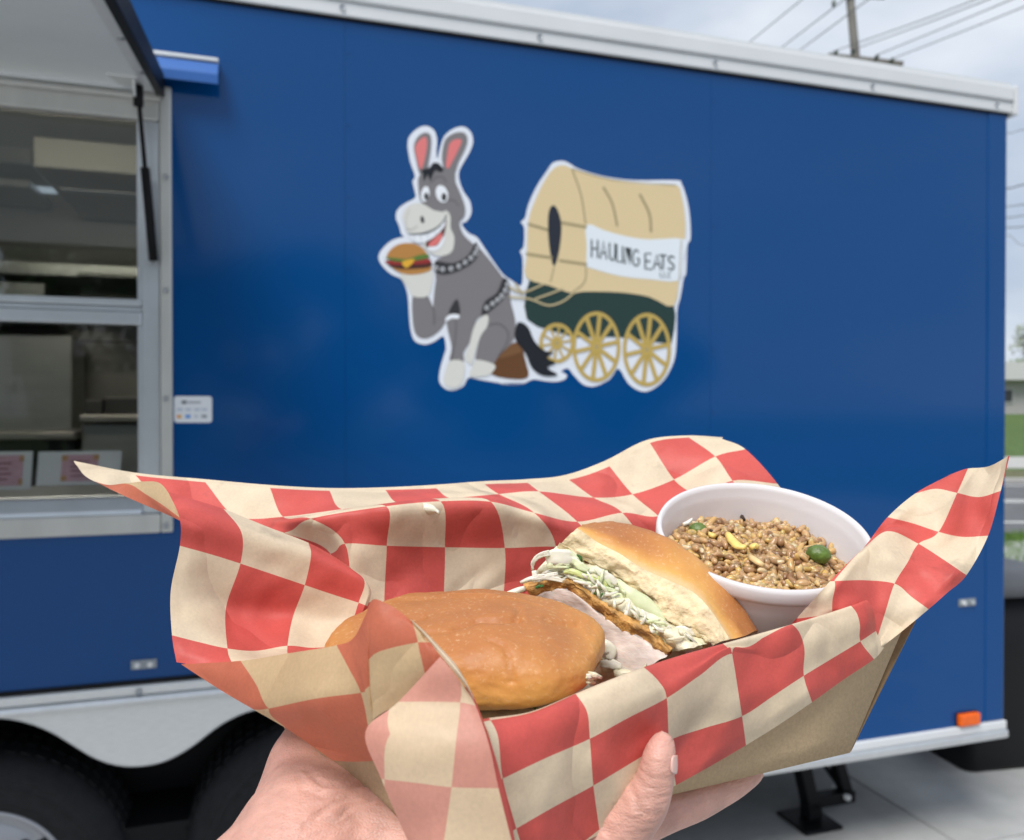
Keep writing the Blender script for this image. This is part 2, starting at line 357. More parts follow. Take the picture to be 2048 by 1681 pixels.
# small anchor fittings on the skin
for (xa, ya, xb, yb) in ((262, 1340, 314, 1317), (1916, 1214, 1950, 1196)):
    a = TL(xa, ya); b = TL(xb, yb); o = MB().box(a.x, b.x, -.004, 0, a.z, b.z).build('anchor_plate', mat('anchor_steel', (.30, .33, .36), .35, metal=.6), TR, bevel=.002)
    zm = (a.z+b.z)/2
    for q in (.25, .75):
        MB().tube([(a.x+(b.x-a.x)*q, -.003, zm), (a.x+(b.x-a.x)*q, -.012, zm)], (b.z-a.z)*.3, 12).build('stud', M_alu2 if q > .5 else M_white, o)
# ---- skirt over the wheels
pts = [(-420, 1640), (-380, 1560), (-330, 1500), (-240, 1450), (-120, 1428), (0, 1431), (55, 1440), (105, 1459), (150, 1486), (190, 1510), (230, 1524), (268, 1528), (310, 1523), (345, 1511), (385, 1487), (425, 1456), (460, 1434), (510, 1415), (600, 1402), (700, 1412), (790, 1445), (860, 1500), (900, 1560), (930, 1640)]
lo = [TL(*p) for p in pts]; lo = smooth_open(lo, 3)
wn = [lo[0] + Vector((-.12, 0, 0))] + lo + [lo[-1] + Vector((.14, 0, 0))]
poly = [Vector((p.x, -.012, p.z)) for p in wn] + [Vector((wn[-1].x, -.012, ZF-.055)), Vector((wn[0].x, -.012, ZF-.055))]
MB().prism(poly, (0, .010, 0)).build('wheel_skirt', M_alu, TR)
x0, x1 = wn[0].x, wn[-1].x
MB().box(x0, x1, -.018, .0, ZF-.036, ZF-.012).build('skirt_rail', M_alu, TR, bevel=.003)
MB().box(x0, x1, -.030, -.002, ZF-.060, ZF-.037).build('skirt_rail', M_alu2, TR, bevel=.009)
for px in (280, -120): screw(TL(px, 1365).x, ZF-.026, -.020, .008)
MB().tube([(p.x, -.007, p.z) for p in lo], .006, 6).build('skirt_edge', M_alu2, TR, True)
# ---- wheels
WZ = .36; wx1 = TL(-60, 1755).x; wxs = (wx1, wx1+.85)
def wheel(x):
    w = empty('wheel'); w.parent = TR; w.location = (x, .05, WZ)
    A = Matrix.Rotation(R(90), 4, 'X')
    prof_ = [(.215, .0), (.225, .012), (.24, .018), (.245, .021), (.25, .019), (.27, .022), (.285, .0235), (.288, .0265), (.291, .0235), (.305, .022), (.309, .0245), (.313, .021), (.325, .012), (.342, -.006), (.352, -.02), (.357, -.05), (.357, -.17), (.335, -.21), (.22, -.21)]
    MB().lathe([(r, z) for r, z in prof_], 72, A).build('tyre', M_tyre, w, True)
    t = MB()
    for k in range(60):
        a = 2*math.pi*k/60
        for zz in (-.045, -.105, -.165):
            c = Vector((math.cos(a), 0, math.sin(a)))*.3585; tt = Vector((-math.sin(a), 0, math.cos(a)))
            t.bar(c+Vector((0, -zz-.022, 0))+tt*.004, c+Vector((0, -zz+.022, 0))-tt*.004, .024, .003, c)
    t.build('tread', M_tyre, w)
    rim = MB().lathe([(.218, .002), (.214, .008), (.205, .006), (.2, -.02), (.19, -.045), (.165, -.03), (.12, -.015), (.075, -.012), (.06, .012), (.05, .022), (0, .024)], 64, A).build('rim', M_steel, w, True)
    for k in range(10):
        a = 2*math.pi*k/10+.15; MB().lathe([(.016, -.0235), (.0155, -.020), (0, -.0195)], 14, A @ Matrix.Translation((math.cos(a)*.145, math.sin(a)*.145, 0))).build('vent_hole', M_blk2, rim, True)
    for k in range(6):
        a = 2*math.pi*k/6; MB().lathe([(.011, -.015), (.011, .006), (.006, .010), (0, .011)], 6, A @ Matrix.Translation((math.cos(a)*.088, math.sin(a)*.088, 0))).build('lug_nut', M_alu2, rim)
    return w
for x in wxs: wheel(x)
# dark wheel well
MB().box(wxs[0]-.55, wxs[1]+.55, .30, .33, ZB-.35, ZF-.02).build('wheel_well', M_blk2, TR); MB().box(wxs[0]-.55, wxs[0]-.53, .0, .33, ZB-.3, ZF-.02).build('wheel_well', M_blk2, TR)
MB().box(wxs[1]+.53, wxs[1]+.55, .0, .33, ZB-.3, ZF-.02).build('wheel_well', M_blk2, TR)
MB().tube([(wxs[0], .2, WZ), (wxs[0], 2.2, WZ)], .04, 12).build('axle', M_blk2, TR); MB().tube([(wxs[1], .2, WZ), (wxs[1], 2.2, WZ)], .04, 12).build('axle', M_blk2, TR)
# ---- stabilizer jack (black folding legs)
def JP(px, py, y): return TL(px, py, y)
JY = .33
jk = MB(); top = ZB-.06
f0 = TL(1622, 1612, JY); zf = .012
jk.bar((TL(1585, 1500, JY).x, JY, top), (f0.x, JY, .05), .05, .06, (0, 1, 0)); jack = jk.build('stabilizer_jack', M_blk2, TR, bevel=.004)
b0 = TL(1698, 1590, JY)
MB().bar((TL(1655, 1500, JY).x, JY+.02, top), (b0.x, JY+.02, b0.z), .042, .05, (0, 1, 0)).build('strut', M_blk2, jack, bevel=.003)
MB().bar((TL(1600, 1508, JY).x, JY+.05, top), (TL(1690, 1585, JY).x, JY+.05, TL(1690, 1575, JY).z), .014, .02, (0, 1, 0)).build('brace', M_blk2, jack)
MB().bar((f0.x-.02, JY, .075), (b0.x+.02, JY+.01, b0.z-.005), .045, .05, (0, 1, 0)).build('crossbar', M_blk2, jack, bevel=.003)
MB().tube([(b0.x-.03, JY-.035, b0.z+.005), (b0.x-.03, JY+.06, b0.z+.005)], .012, 10).build('pivot_bolt', M_alu, jack, True)
MB().box(f0.x-.10, f0.x+.07, JY-.10, JY+.08, .0005, .014).build('foot_plate', M_blk2, jack, bevel=.003)
MB().box(f0.x-.03, f0.x+.03, JY-.03, JY+.03, .013, .08).build('foot_bracket', M_blk2, jack, bevel=.003)
# ---- serving window
jx = TL(321, 600).x; gx = TL(284, 600).x; M_trim = mat('window_trim', (.58, .58, .56), .4, metal=.55, var=.08, vscale=12, stretch=(1, 1, .3)); M_fr = mat('window_frame', (.66, .70, .75), .28, metal=.75, var=.05, vscale=10)
gl_t = TL(150, 228).z; gl_b = TL(150, 995).z; mid_t = TL(140, 594).z; mid_b = TL(140, 646).z
win = MB().box(jx, XW, -.014, .012, WB, WT).build('serving_window', M_trim, TR, bevel=.004)
sill_z = TL(150, 1033).z
MB().box(XWL, jx-.001, -.014, .012, WB, sill_z).build('trim', M_trim, win, bevel=.004)
MB().box(XWL, jx-.001, -.010, .02, gl_t, WT-.03).build('head_trim', M_trim, win, bevel=.004)
MB().box(gx, jx-.0012, -.004, .05, sill_z+.001, gl_t-.001).build('jamb', M_fr, win, bevel=.003)
sl_ = MB(); sl_.prism([(XWL, -.012, sill_z+.001), (XWL, -.010, sill_z+.012), (XWL, .03, gl_b), (XWL, .05, gl_b), (XWL, .05, sill_z+.001)], (gx-XWL-.001, 0, 0)); sl_.build('sill', M_fr, win, bevel=.002)
for k, (a, b, y) in enumerate(((0, .26, .0), (.29, .50, .006), (.53, 1.0, -.004))):
    MB().box(XWL, gx-.001, y, .045, mid_t+(mid_b-mid_t)*b, mid_t+(mid_b-mid_t)*a).build('meeting_rail', M_fr, win, bevel=.003)
MB().box(gx-.012, gx-.0005, .008, .045, mid_t+.001, gl_t-.002).build('pane_edge', M_fr, win); MB().box(gx-.012, gx-.0005, .008, .045, gl_b, mid_b-.001).build('pane_edge', M_fr, win)
for py in (358, 583, 798, 1050): screw(TL(333, py).x, TL(333, py).z, -.016, .007, None, win)
def glass(ior=1.75, tint=(.62, .66, .66, 1)):
    m = bpy.data.materials.new('window_glass'); m.use_nodes = True; t = m.node_tree; t.nodes.clear()
    o = N(t, 'ShaderNodeOutputMaterial'); a = N(t, 'ShaderNodeBsdfTransparent'); a.inputs[0].default_value = tint; b = N(t, 'ShaderNodeBsdfGlossy'); b.inputs['Roughness'].default_value = .01
    fr = N(t, 'ShaderNodeFresnel'); fr.inputs[0].default_value = ior; mxx = N(t, 'ShaderNodeMixShader')
    t.links.new(fr.outputs[0], mxx.inputs[0]); t.links.new(a.outputs[0], mxx.inputs[1]); t.links.new(b.outputs[0], mxx.inputs[2]); t.links.new(mxx.outputs[0], o.inputs[0])
    return m
M_glass = glass()
MB().box(XWL, gx-.011, .030, .035, mid_t-.004, gl_t+.004).build('pane', M_glass, win); MB().box(XWL, gx-.011, .022, .027, gl_b-.004, mid_b+.004).build('pane', glass(1.3, (.86, .88, .88, 1)), win)
# ---- serving hatch swung up
hx = TL(331, 186).x; hz = TL(331, 190).z; H0 = Vector((hx, -.018, hz))
dloc = TI.to_3x3() @ ray(238, 0); tt = (hx-CL.x)/dloc.x; q = CL + dloc*tt
hd = (q-H0).normalized() if q.y < 0 else (H0-q).normalized()
hn = Vector((1, 0, 0)).cross(hd).normalized()
if hn.z > 0: hn = -hn                                   # points at the underside
hl = 1.15; XH = hx-1.62
def HP(x, t, n=0): return Vector((x, 0, 0)) + Vector((0, H0.y, H0.z)) + hd*t + hn*n
hatch = MB().prism([HP(hx-.02, .015), HP(hx-.02, hl), HP(XH, hl), HP(XH, .015)], -hn*.03).build('hatch', mat('hatch_lining', (.90, .93, .93), .42, metal=.35, var=.03, vscale=3), TR)
MB().prism([HP(hx-.02, .0, .012), HP(hx, .0, .012), HP(hx, hl+.02, .012), HP(hx-.02, hl+.02, .012)], -hn*.055).build('hatch_edge', M_blk2, hatch, bevel=.002)
MB().prism([HP(hx-.045, .02, .006), HP(hx-.0205, .02, .006), HP(hx-.0205, hl, .006), HP(hx-.045, hl, .006)], -hn*.0055).build('edge_trim', M_alu, hatch)
MB().prism([HP(XH, .02, .008), HP(hx-.046, .02, .008), HP(hx-.046, .035, .008), HP(XH, .035, .008)], -hn*.0075).build('hinge_strip', M_alu2, hatch)
MB().box(XH, hx-.01, -.028, -.011, hz-.025, hz-.004).build('hinge', M_trim, hatch, bevel=.004)
MB().prism([HP(XH, hl, .01), HP(hx, hl, .01), HP(hx, hl+.03, .01), HP(XH, hl+.03, .01)], -hn*.05).build('hatch_edge', M_blk2, hatch, bevel=.002)
for t_ in (.25, .55, .85):
    MB().tube([HP(hx-.03, t_, .006), HP(hx-.03, t_, .010)], .007, 10).build('screw', M_scr, hatch)
bk = HP(hx-.055, .10, .001)
MB().prism([HP(hx-.10, .06, .001), HP(hx-.046, .06, .001), HP(hx-.046, .17, .001), HP(hx-.115, .17, .001)], hn*.004).build('bracket', M_alu, hatch)
MB().prism([HP(hx-.06, .06, .005), HP(hx-.06, .15, .005), HP(hx-.06, .13, .04), HP(hx-.06, .08, .04)], (.004, 0, 0)).build('bracket_tab', M_alu, hatch)
sA_ = HP(hx-.052, .105, .03); sB_ = TL(307, 522, -.03)
strut = MB().tube([sA_, sA_.lerp(sB_, .44)], .0055, 10).build('gas_strut', M_black, hatch, True)
MB().tube([sA_.lerp(sB_, .43), sA_.lerp(sB_, 1)], .0115, 14).build('cylinder', M_black, strut, True)
MB().tube([sA_ + Vector((0, 0, .02)), sA_ - Vector((0, 0, .03))], .012, 10).build('ball_socket', M_black, strut, True)
MB().tube([sB_, sB_ + Vector((.012, .03, 0))], .007, 8).build('ball_stud', M_scr, strut)
# ---- drip gutter above the hatch
g0 = TL(438, 160).x; gz0 = TL(400, 182).z; gz1 = TL(400, 130).z
dg = MB().prism([(XH-.1, -.002, gz1), (XH-.1, -.030, gz1-.004), (XH-.1, -.052, gz0+.03), (XH-.1, -.050, gz0+.004), (XH-.1, -.046, gz0+.004), (XH-.1, -.046, gz0+.028), (XH-.1, -.026, gz1-.012), (XH-.1, -.002, gz1-.012)], (g0-XH+.1, 0, 0)).build('drip_gutter', mat('gutter_blue', (.02, .12, .42), .3, coat=.5), TR, bevel=.002)
MB().box(XH-.1, g0, -.032, -.001, gz1+.001, gz1+.012).build('gutter_lip', M_white, dg, bevel=.003)
# ---- kitchen seen through the glass
K_s = mat('stainless', (.42, .43, .42), .32, metal=.7, var=.06, vscale=6, stretch=(1, 1, 6)); K_d = mat('appliance_dark', (.05, .052, .055), .4); K_c = mat('counter', (.30, .30, .29), .35, metal=.5); K_w = mat('hood_front', (.50, .48, .44), .4, metal=.15)
def kbox(pxa, pya, pxb, pyb, y, dpt, nm, m, bev=.006):
    a = TL(pxa, pya, y); b = TL(pxb, pyb, y)
    return MB().box(min(a.x, b.x), max(a.x, b.x), y, y+dpt, min(a.z, b.z), max(a.z, b.z)).build(nm, m, TR, bevel=bev)
hood = kbox(66, 272, 420, 362, 1.35, .9, 'hood', K_w)
kbox(-500, 140, 64, 330, 1.9, .4, 'cupboard', K_s); kbox(-500, 335, 60, 360, 1.85, .4, 'shelf', K_s)
kbox(120, 378, 420, 398, 1.28, .05, 'lamp_batten', M_white); kbox(-500, 525, 420, 540, 1.7, .5, 'shelf', K_s); kbox(-500, 541, 90, 640, 1.75, .5, 'splashback', K_s)
kbox(155, 545, 420, 565, 1.6, .5, 'shelf', K_c); kbox(155, 590, 420, 603, 1.6, .5, 'shelf', K_c)
kbox(155, 680, 420, 690, 1.5, .03, 'rail', K_d); kbox(-300, 660, 145, 868, 1.9, .3, 'door', K_s); kbox(158, 830, 420, 845, 1.35, .8, 'worktop', K_c); kbox(162, 848, 420, 1040, 1.4, .7, 'fryer', K_s)
kbox(168, 800, 205, 829, 1.45, .4, 'pan', K_d); kbox(206, 795, 420, 829, 1.5, .4, 'griddle', K_d)
kbox(-500, 868, 150, 880, 1.3, .8, 'worktop', K_c); kbox(-500, 882, 150, 1040, 1.4, .7, 'cabinet', K_d)
ta, tb_ = TL(-350, 150, .42), TL(260, 150, .42)     # glowing tube added to brighten the kitchen, unseen behind the window head
tm = bpy.data.materials.new('added_fill_glow'); tm.use_nodes = True; tm.node_tree.nodes['Principled BSDF'].inputs['Emission Color'].default_value = (1, .86, .68, 1); tm.node_tree.nodes['Principled BSDF'].inputs['Emission Strength'].default_value = 38
MB().tube([(ta.x, .42, ta.z+.04), (tb_.x, .42, ta.z+.04)], .018, 12).build('added_fill_tube', tm, TR)
cz = TL(140, 996, .05).z
MB().box(XWL-.1, XW-.03, .062, .46, cz-.03, cz).build('serving_counter', M_fr, TR, bevel=.004)
# ---- card sticker beside the window
a = TL(348, 846); b = TL(424, 793)
st = loft([[Vector((v.x+(a.x+b.x)/2, yy, v.y+(a.z+b.z)/2)) for v in rrect((b.x-a.x)/2, (b.z-a.z)/2, .008, 0)] for yy in (-.0004, -.0012)]).build('card_sticker', mat('sticker_white', (.78, .80, .84), .4), TR)
def sp(u, v, w, h, c, nm):
    x = a.x+(b.x-a.x)*u; z = b.z-(b.z-a.z)*v
    MB().box(x, x+w*(b.x-a.x), -.0016, -.0012, z-h*(b.z-a.z), z).build('mark', mat('ink_'+nm, c, .5), st)
sp(.2, .17, .13, .12, (.12, .13, .15), 'dark'); sp(.35, .2, .35, .07, (.35, .37, .4), 'grey')
for u in (.08, .3, .53, .72): sp(u, .46, .15, .09, (.5, .56, .66), 'pale')
sp(.08, .7, .08, .13, (.85, .35, .08), 'orange'); sp(.14, .7, .06, .13, (.8, .5, .1), 'yellow'); sp(.3, .7, .13, .13, (.1, .3, .7), 'royal'); sp(.53, .72, .1, .08, (.5, .56, .66), 'pale'); sp(.72, .7, .14, .12, (.3, .32, .35), 'grey2')
# ---- decal
Z1 = lambda x, y: (740+x/3.0026, 240+y/3.0026); Z2 = lambda x, y: (1000+x/3.362, 300+y/3.362)
dec = [None]; layer = [0]
def dpoly(pts, Z, col, nm, lay, sm=3):
    p = [Vector((*Z(*q), 0)) for q in pts]
    if sm: p = smooth_closed(p, sm)
    w = [TL(v.x, v.y) for v in p]; y = -.0012-.0005*lay
    o = MB().prism([(v.x, y, v.z) for v in w], (0, .0004, 0)).build(nm, mat('print_'+nm if col is None else 'print_%02d_%02d_%02d' % tuple(int(c*99) for c in col), col, .45, spec=.3), dec[0] or TR)
    return o
def dstroke(pts, wd_, Z, col, nm, lay, sm=3):
    p = [Vector((q[0], q[1], 0)) for q in pts]
    if sm and len(p) > 2: p = smooth_open(p, sm)
    l, r = [], []
    for i, v in enumerate(p):
        d_ = (p[min(i+1, len(p)-1)]-p[max(i-1, 0)]).normalized(); n_ = Vector((-d_.y, d_.x, 0))*wd_/2
        l.append(v+n_); r.append(v-n_)
    return dpoly([(v.x, v.y) for v in l+r[::-1]], Z, col, nm, lay, 0)
def ell(cx, cy, rx, ry, rot=0, n=14): return [(cx+rx*math.cos(t)*math.cos(rot)-ry*math.sin(t)*math.sin(rot), cy+rx*math.cos(t)*math.sin(rot)+ry*math.sin(t)*math.cos(rot)) for t in (2*math.pi*k/n for k in range(n))]
to1 = lambda l: [((Z2(*q)[0]-740)*3.0026, (Z2(*q)[1]-240)*3.0026) for q in l]
outl = [(225, 150), (240, 95), (290, 50), (340, 38), (385, 65), (402, 120), (398, 190), (405, 235), (420, 170), (445, 100), (500, 55), (560, 42), (605, 75), (618, 130), (600, 190), (560, 260), (535, 310), (535, 360), (560, 430), (600, 490), (608, 560), (580, 610), (550, 628), (590, 680), (640, 705), (680, 760), (740, 850), (800, 930), (850, 965), (900, 997), (915, 960), (915, 830), (900, 790), (922, 760), (925, 650), (905, 615), (930, 590), (950, 510), (1000, 400), (1060, 310)]
outl += to1([(355, 88), (420, 75), (470, 95), (530, 130), (700, 180), (900, 205), (1180, 205), (1220, 230), (1255, 330), (1275, 450), (1280, 600), (1260, 640), (1250, 830), (1235, 860), (1210, 1000), (1190, 1080), (1185, 1300), (1165, 1430), (1100, 1550), (1010, 1618), (940, 1622), (860, 1570), (795, 1470), (740, 1540), (640, 1590), (560, 1580), (490, 1510), (455, 1470), (410, 1490), (445, 1510), (440, 1540), (380, 1560), (300, 1555), (220, 1545), (150, 1575), (60, 1580), (0, 1570)])
outl += [(930, 1582), (850, 1590), (740, 1575), (650, 1560), (590, 1550), (560, 1600), (500, 1625), (450, 1615), (415, 1570), (420, 1500), (445, 1410), (455, 1370), (440, 1300), (390, 1330), (330, 1350), (270, 1330), (245, 1270), (235, 1180), (225, 1050), (190, 960), (130, 930), (75, 880), (50, 830), (70, 780), (130, 725), (200, 705), (230, 715), (190, 690), (175, 640), (155, 590), (165, 540), (215, 500), (270, 470), (268, 430), (255, 370), (270, 340), (240, 250)]
dec[0] = dpoly(outl, Z1, (.74, .78, .86), 'decal', 0)
GY = (.20, .19, .20); GD = (.10, .095, .10); PL = (.66, .66, .62); BK = (.012, .014, .02); PK = (.72, .20, .20); WH = (.80, .83, .88)
CR = (.70, .56, .33); GN = (.018, .045, .042); GO = (.50, .36, .10); TN = (.36, .30, .17); BR = (.13, .055, .02); DK = (.035, .035, .04)
def D(nm, pts, col, lay, Z=Z1): return dpoly(pts, Z, col, nm, lay)
D('tail', [(875, 1240), (900, 1215), (950, 1250), (985, 1330), (1050, 1390), (1100, 1395), (1060, 1430), (1112, 1460), (1062, 1490), (1125, 1532), (1040, 1537), (970, 1490), (930, 1400), (870, 1320)], BK, 6)
D('stump', [(800, 1390), (860, 1340), (905, 1350), (930, 1440), (950, 1540), (870, 1558), (730, 1530), (745, 1460)], BR, 3)
D('stump_top', [(770, 1430), (850, 1350), (903, 1350), (915, 1390), (840, 1420)], (.18, .085, .035), 4)
D('ear', [(262, 160), (285, 105), (330, 78), (365, 100), (365, 180), (350, 270), (340, 320), (300, 330), (275, 240)], GY, 2); D('ear', [(435, 180), (455, 115), (510, 80), (565, 80), (585, 120), (570, 180), (530, 260), (505, 330), (455, 320), (432, 250)], GY, 2)
D('inner_ear', [(270, 170), (290, 130), (325, 105), (340, 120), (340, 170), (320, 270), (300, 297), (280, 230)], PK, 3); D('inner_ear', [(460, 230), (475, 150), (510, 120), (550, 125), (530, 180), (490, 260), (465, 302), (455, 275)], PK, 3)
D('forearm', [(255, 1060), (300, 1045), (345, 1055), (375, 1120), (390, 1160), (450, 1190), (440, 1240), (390, 1290), (330, 1315), (275, 1290), (255, 1200)], GY, 2)
D('body', [(400, 905), (500, 915), (600, 840), (650, 775), (690, 810), (740, 870), (800, 950), (835, 1000), (845, 1100), (870, 1200), (865, 1310), (810, 1390), (750, 1445), (735, 1475), (640, 1450), (640, 1390), (665, 1300), (700, 1240), (700, 1180), (640, 1200), (605, 1320), (560, 1400), (560, 1452), (478, 1452), (490, 1370), (465, 1260), (450, 1190), (400, 1200), (380, 1130), (385, 1040), (395, 960)], GY, 3)
D('dark_gap', [(520, 1075), (538, 1168), (468, 1170)], DK, 4); D('tuft', [(452, 1195), (480, 1170), (530, 1170), (530, 1195), (490, 1195), (455, 1212)], WH, 5)  # dark triangle is printed, between forearm and body
dstroke([(515, 1200), (512, 1300), (490, 1440)], 5, Z1, GD, 'contour', 4); dstroke([(375, 1120), (385, 1170), (383, 1230)], 5, Z1, GD, 'contour', 4); dstroke([(710, 1235), (770, 1225), (825, 1270), (820, 1340), (770, 1420)], 6, Z1, GD, 'contour', 4)
D('belly', [(640, 1212), (690, 1172), (710, 1190), (700, 1245), (662, 1300), (630, 1400), (605, 1470), (568, 1430), (595, 1350), (615, 1270)], PL, 4)
D('hoof', [(480, 1448), (560, 1453), (566, 1520), (545, 1590), (490, 1612), (445, 1580), (450, 1520)], PL, 4); D('hoof', [(640, 1442), (745, 1470), (738, 1510), (690, 1540), (600, 1540), (610, 1490)], PL, 4)
D('head', [(292, 345), (340, 300), (430, 285), (505, 315), (510, 370), (540, 440), (568, 520), (565, 580), (535, 620), (560, 690), (615, 745), (650, 780), (600, 840), (510, 880), (395, 875), (400, 840), (440, 815), (470, 700), (440, 600), (400, 570), (330, 515), (300, 480), (290, 410)], GY, 4)
D('lower_jaw', [(430, 565), (465, 553), (482, 590), (482, 650), (505, 710), (492, 790), (440, 818), (390, 815), (338, 780), (320, 735)], PL, 5)
D('mouth', [(335, 735), (445, 610), (455, 630), (440, 700), (400, 770), (355, 775)], (.10, .03, .03), 6)
D('tongue', [(352, 745), (425, 680), (428, 715), (395, 755), (362, 762)], (.70, .18, .17), 7)
D('upper_teeth', [(242, 690), (330, 690), (400, 655), (448, 600), (440, 650), (380, 708), (320, 738), (260, 732)], WH, 7); D('lower_teeth', [(348, 765), (400, 758), (440, 700), (447, 715), (432, 757), (400, 786), (352, 788)], WH, 7)
D('muzzle', [(195, 580), (215, 535), (260, 505), (320, 510), (380, 545), (430, 555), (460, 562), (440, 610), (390, 650), (330, 675), (270, 685), (222, 675), (205, 620)], PL, 8)
dstroke([(242, 690), (330, 685), (400, 652), (447, 597), (450, 575)], 5, Z1, DK, 'contour', 9); dstroke([(282, 640), (250, 662), (215, 655)], 3, Z1, GY, 'contour', 9); dstroke([(235, 540), (215, 600), (222, 660)], 3, Z1, (.45, .46, .44), 'contour', 9)
for x, y in ((262, 688), (300, 690), (345, 690), (390, 672), (420, 640)): dstroke([(x, y), (x+4, y+36)], 3, Z1, (.4, .43, .48), 'contour', 8)
D('eye', ell(330, 448, 25, 48, .15), WH, 5); D('eye', ell(430, 447, 36, 54, -.3), WH, 5); D('pupil', ell(336, 462, 13, 22), DK, 6); D('pupil', ell(442, 466, 15, 24), DK, 6)
D('eye_ring', ell(330, 448, 28, 52, .15), GD, 4.5); D('eye_ring', ell(430, 447, 39, 58, -.3), GD, 4.5)
D('nostril', ell(312, 602, 11, 22, -.2), DK, 9); dstroke([(360, 380), (400, 345), (440, 350), (455, 380)], 5, Z1, GD, 'contour', 5); dstroke([(470, 480), (510, 490), (530, 520)], 4, Z1, GD, 'contour', 5)
D('forelock', [(308, 305), (355, 290), (378, 262), (412, 265), (438, 302), (418, 316), (388, 306), (360, 365), (345, 330), (322, 370), (318, 330)], BK, 6)
D('collar', [(385, 868), (400, 850), (500, 862), (590, 812), (630, 738), (652, 780), (622, 850), (540, 902), (450, 928), (385, 912)], DK, 6)
D('belly_band', [(690, 1090), (760, 1040), (800, 950), (838, 990), (822, 1040), (770, 1105), (690, 1168), (668, 1162)], DK, 6)
for x, y in ((395, 893), (435, 900), (485, 896), (532, 881), (570, 858), (605, 832), (632, 802), (645, 772), (700, 1130), (735, 1105), (765, 1082), (790, 1058), (812, 1025), (825, 990)):
    D('collar_stud', ell(x, y, 14, 15, 0, 8), (.55, .57, .6), 7); D('stud_core', ell(x+2, y+1, 7, 8, 0, 6), GD, 8)
D('hand_print', [(185, 925), (365, 905), (372, 990), (345, 1060), (260, 1062), (230, 1010)], PL, 3)
D('burger_bun', [(105, 830), (120, 785), (170, 750), (240, 742), (300, 760), (345, 810), (340, 830), (220, 840)], (.46, .22, .06), 4); D('burger_heel', [(130, 882), (220, 898), (357, 880), (352, 912), (250, 932), (170, 915)], (.46, .22, .06), 4)
D('patty', [(120, 868), (350, 850), (352, 887), (220, 898), (150, 892)], (.07, .025, .02), 5); D('tomato', [(98, 848), (250, 848), (345, 836), (352, 862), (200, 872), (115, 870)], (.30, .03, .03), 6); D('lettuce', [(88, 828), (150, 832), (220, 838), (290, 815), (347, 810), (347, 832), (250, 850), (150, 852)], (.10, .19, .04), 7); D('cheese', [(190, 855), (262, 838), (255, 862), (215, 892)], (.72, .40, .04), 8)
# wagon
D('wagon_box', [(198, 880), (330, 910), (480, 955), (560, 945), (800, 950), (1000, 980), (1167, 1045), (1155, 1280), (1100, 1300), (800, 1260), (520, 1262), (430, 1240), (180, 1140)], GN, 3, Z2)
for cx, cy, rx, ry, lay in ((380, 1300, 118, 135, 3.5), (645, 1325, 162, 237, 4), (985, 1345, 162, 247, 4)):
    n_ = 28
    for k in range(n_):
        a0, a1 = 2*math.pi*k/n_, 2*math.pi*(k+1)/n_; q = .86
        break
    ring = [(cx+rx*math.cos(2*math.pi*k/40), cy+ry*math.sin(2*math.pi*k/40)) for k in range(41)]; inn = [(cx+(rx-24)*math.cos(2*math.pi*k/40), cy+(ry-26)*math.sin(2*math.pi*k/40)) for k in range(41)]
    m = MB(); yy = -.0012-.0005*lay
    for k in range(40): 
        c4 = [TL(*Z2(*v)) for v in (ring[k], ring[k+1], inn[k+1], inn[k])]; m.quad(*[(v.x, yy, v.z) for v in c4])
    m.build('wagon_wheel', mat('print_rim', GO, .45, spec=.3), dec[0], recalc=False)
    for k in range(10):
        t = 2*math.pi*(k+.5)/10+.16; dstroke([(cx, cy), (cx+(rx-14)*math.cos(t), cy+(ry-14)*math.sin(t))], 27 if rx > 130 else 14, Z2, GO, 'spoke', lay+.3)
    D('hub', ell(cx, cy, 38, 42), GO, lay+.6, Z2); D('hub_cap', ell(cx, cy, 12, 14), TN, lay+.9, Z2)
D('wagon_cover', [(190, 480), (240, 330), (310, 190), (370, 120), (430, 108), (475, 127), (560, 155), (760, 205), (1000, 235), (1180, 240), (1215, 300), (1240, 450), (1240, 590), (1205, 820), (1165, 1052), (1000, 990), (800, 960), (560, 955), (480, 966), (330, 915), (175, 860), (180, 700)], CR, 5, Z2)
D('banner', [(580, 505), (700, 545), (850, 585), (1000, 605), (1242, 605), (1225, 740), (1195, 880), (1000, 872), (800, 850), (600, 795), (578, 780), (580, 650)], (.74, .80, .86), 6.5, Z2)
D('wagon_opening', [(325, 420), (355, 374), (390, 420), (410, 520), (395, 680), (360, 785), (332, 680), (320, 540)], (.02, .025, .04), 6, Z2)
for pts_, w_ in (([(185, 500), (320, 540)], 16), ([(408, 490), (580, 522)], 16), ([(172, 700), (350, 728)], 16), ([(395, 745), (582, 772)], 16), ([(482, 135), (540, 300), (572, 500)], 9), ([(575, 780), (565, 890), (480, 962)], 7), ([(360, 790), (335, 890)], 6),
                 ([(690, 252), (750, 360), (785, 515)], 14), ([(935, 300), (1000, 430), (1012, 555)], 16), ([(1215, 610), (1200, 870)], 6), ([(475, 127), (760, 205), (1180, 240)], 4)):
    dstroke(pts_, w_, Z2, TN, 'rope', 7)
for pts_ in ([(60, 925), (150, 960), (290, 905)], [(60, 990), (200, 1005), (320, 1048), (420, 1020), (490, 965)], [(100, 900), (150, 975)], [(230, 1005), (330, 970), (420, 935)]):
    dstroke(pts_, 13, Z2, (.50, .42, .25), 'rein', 7)
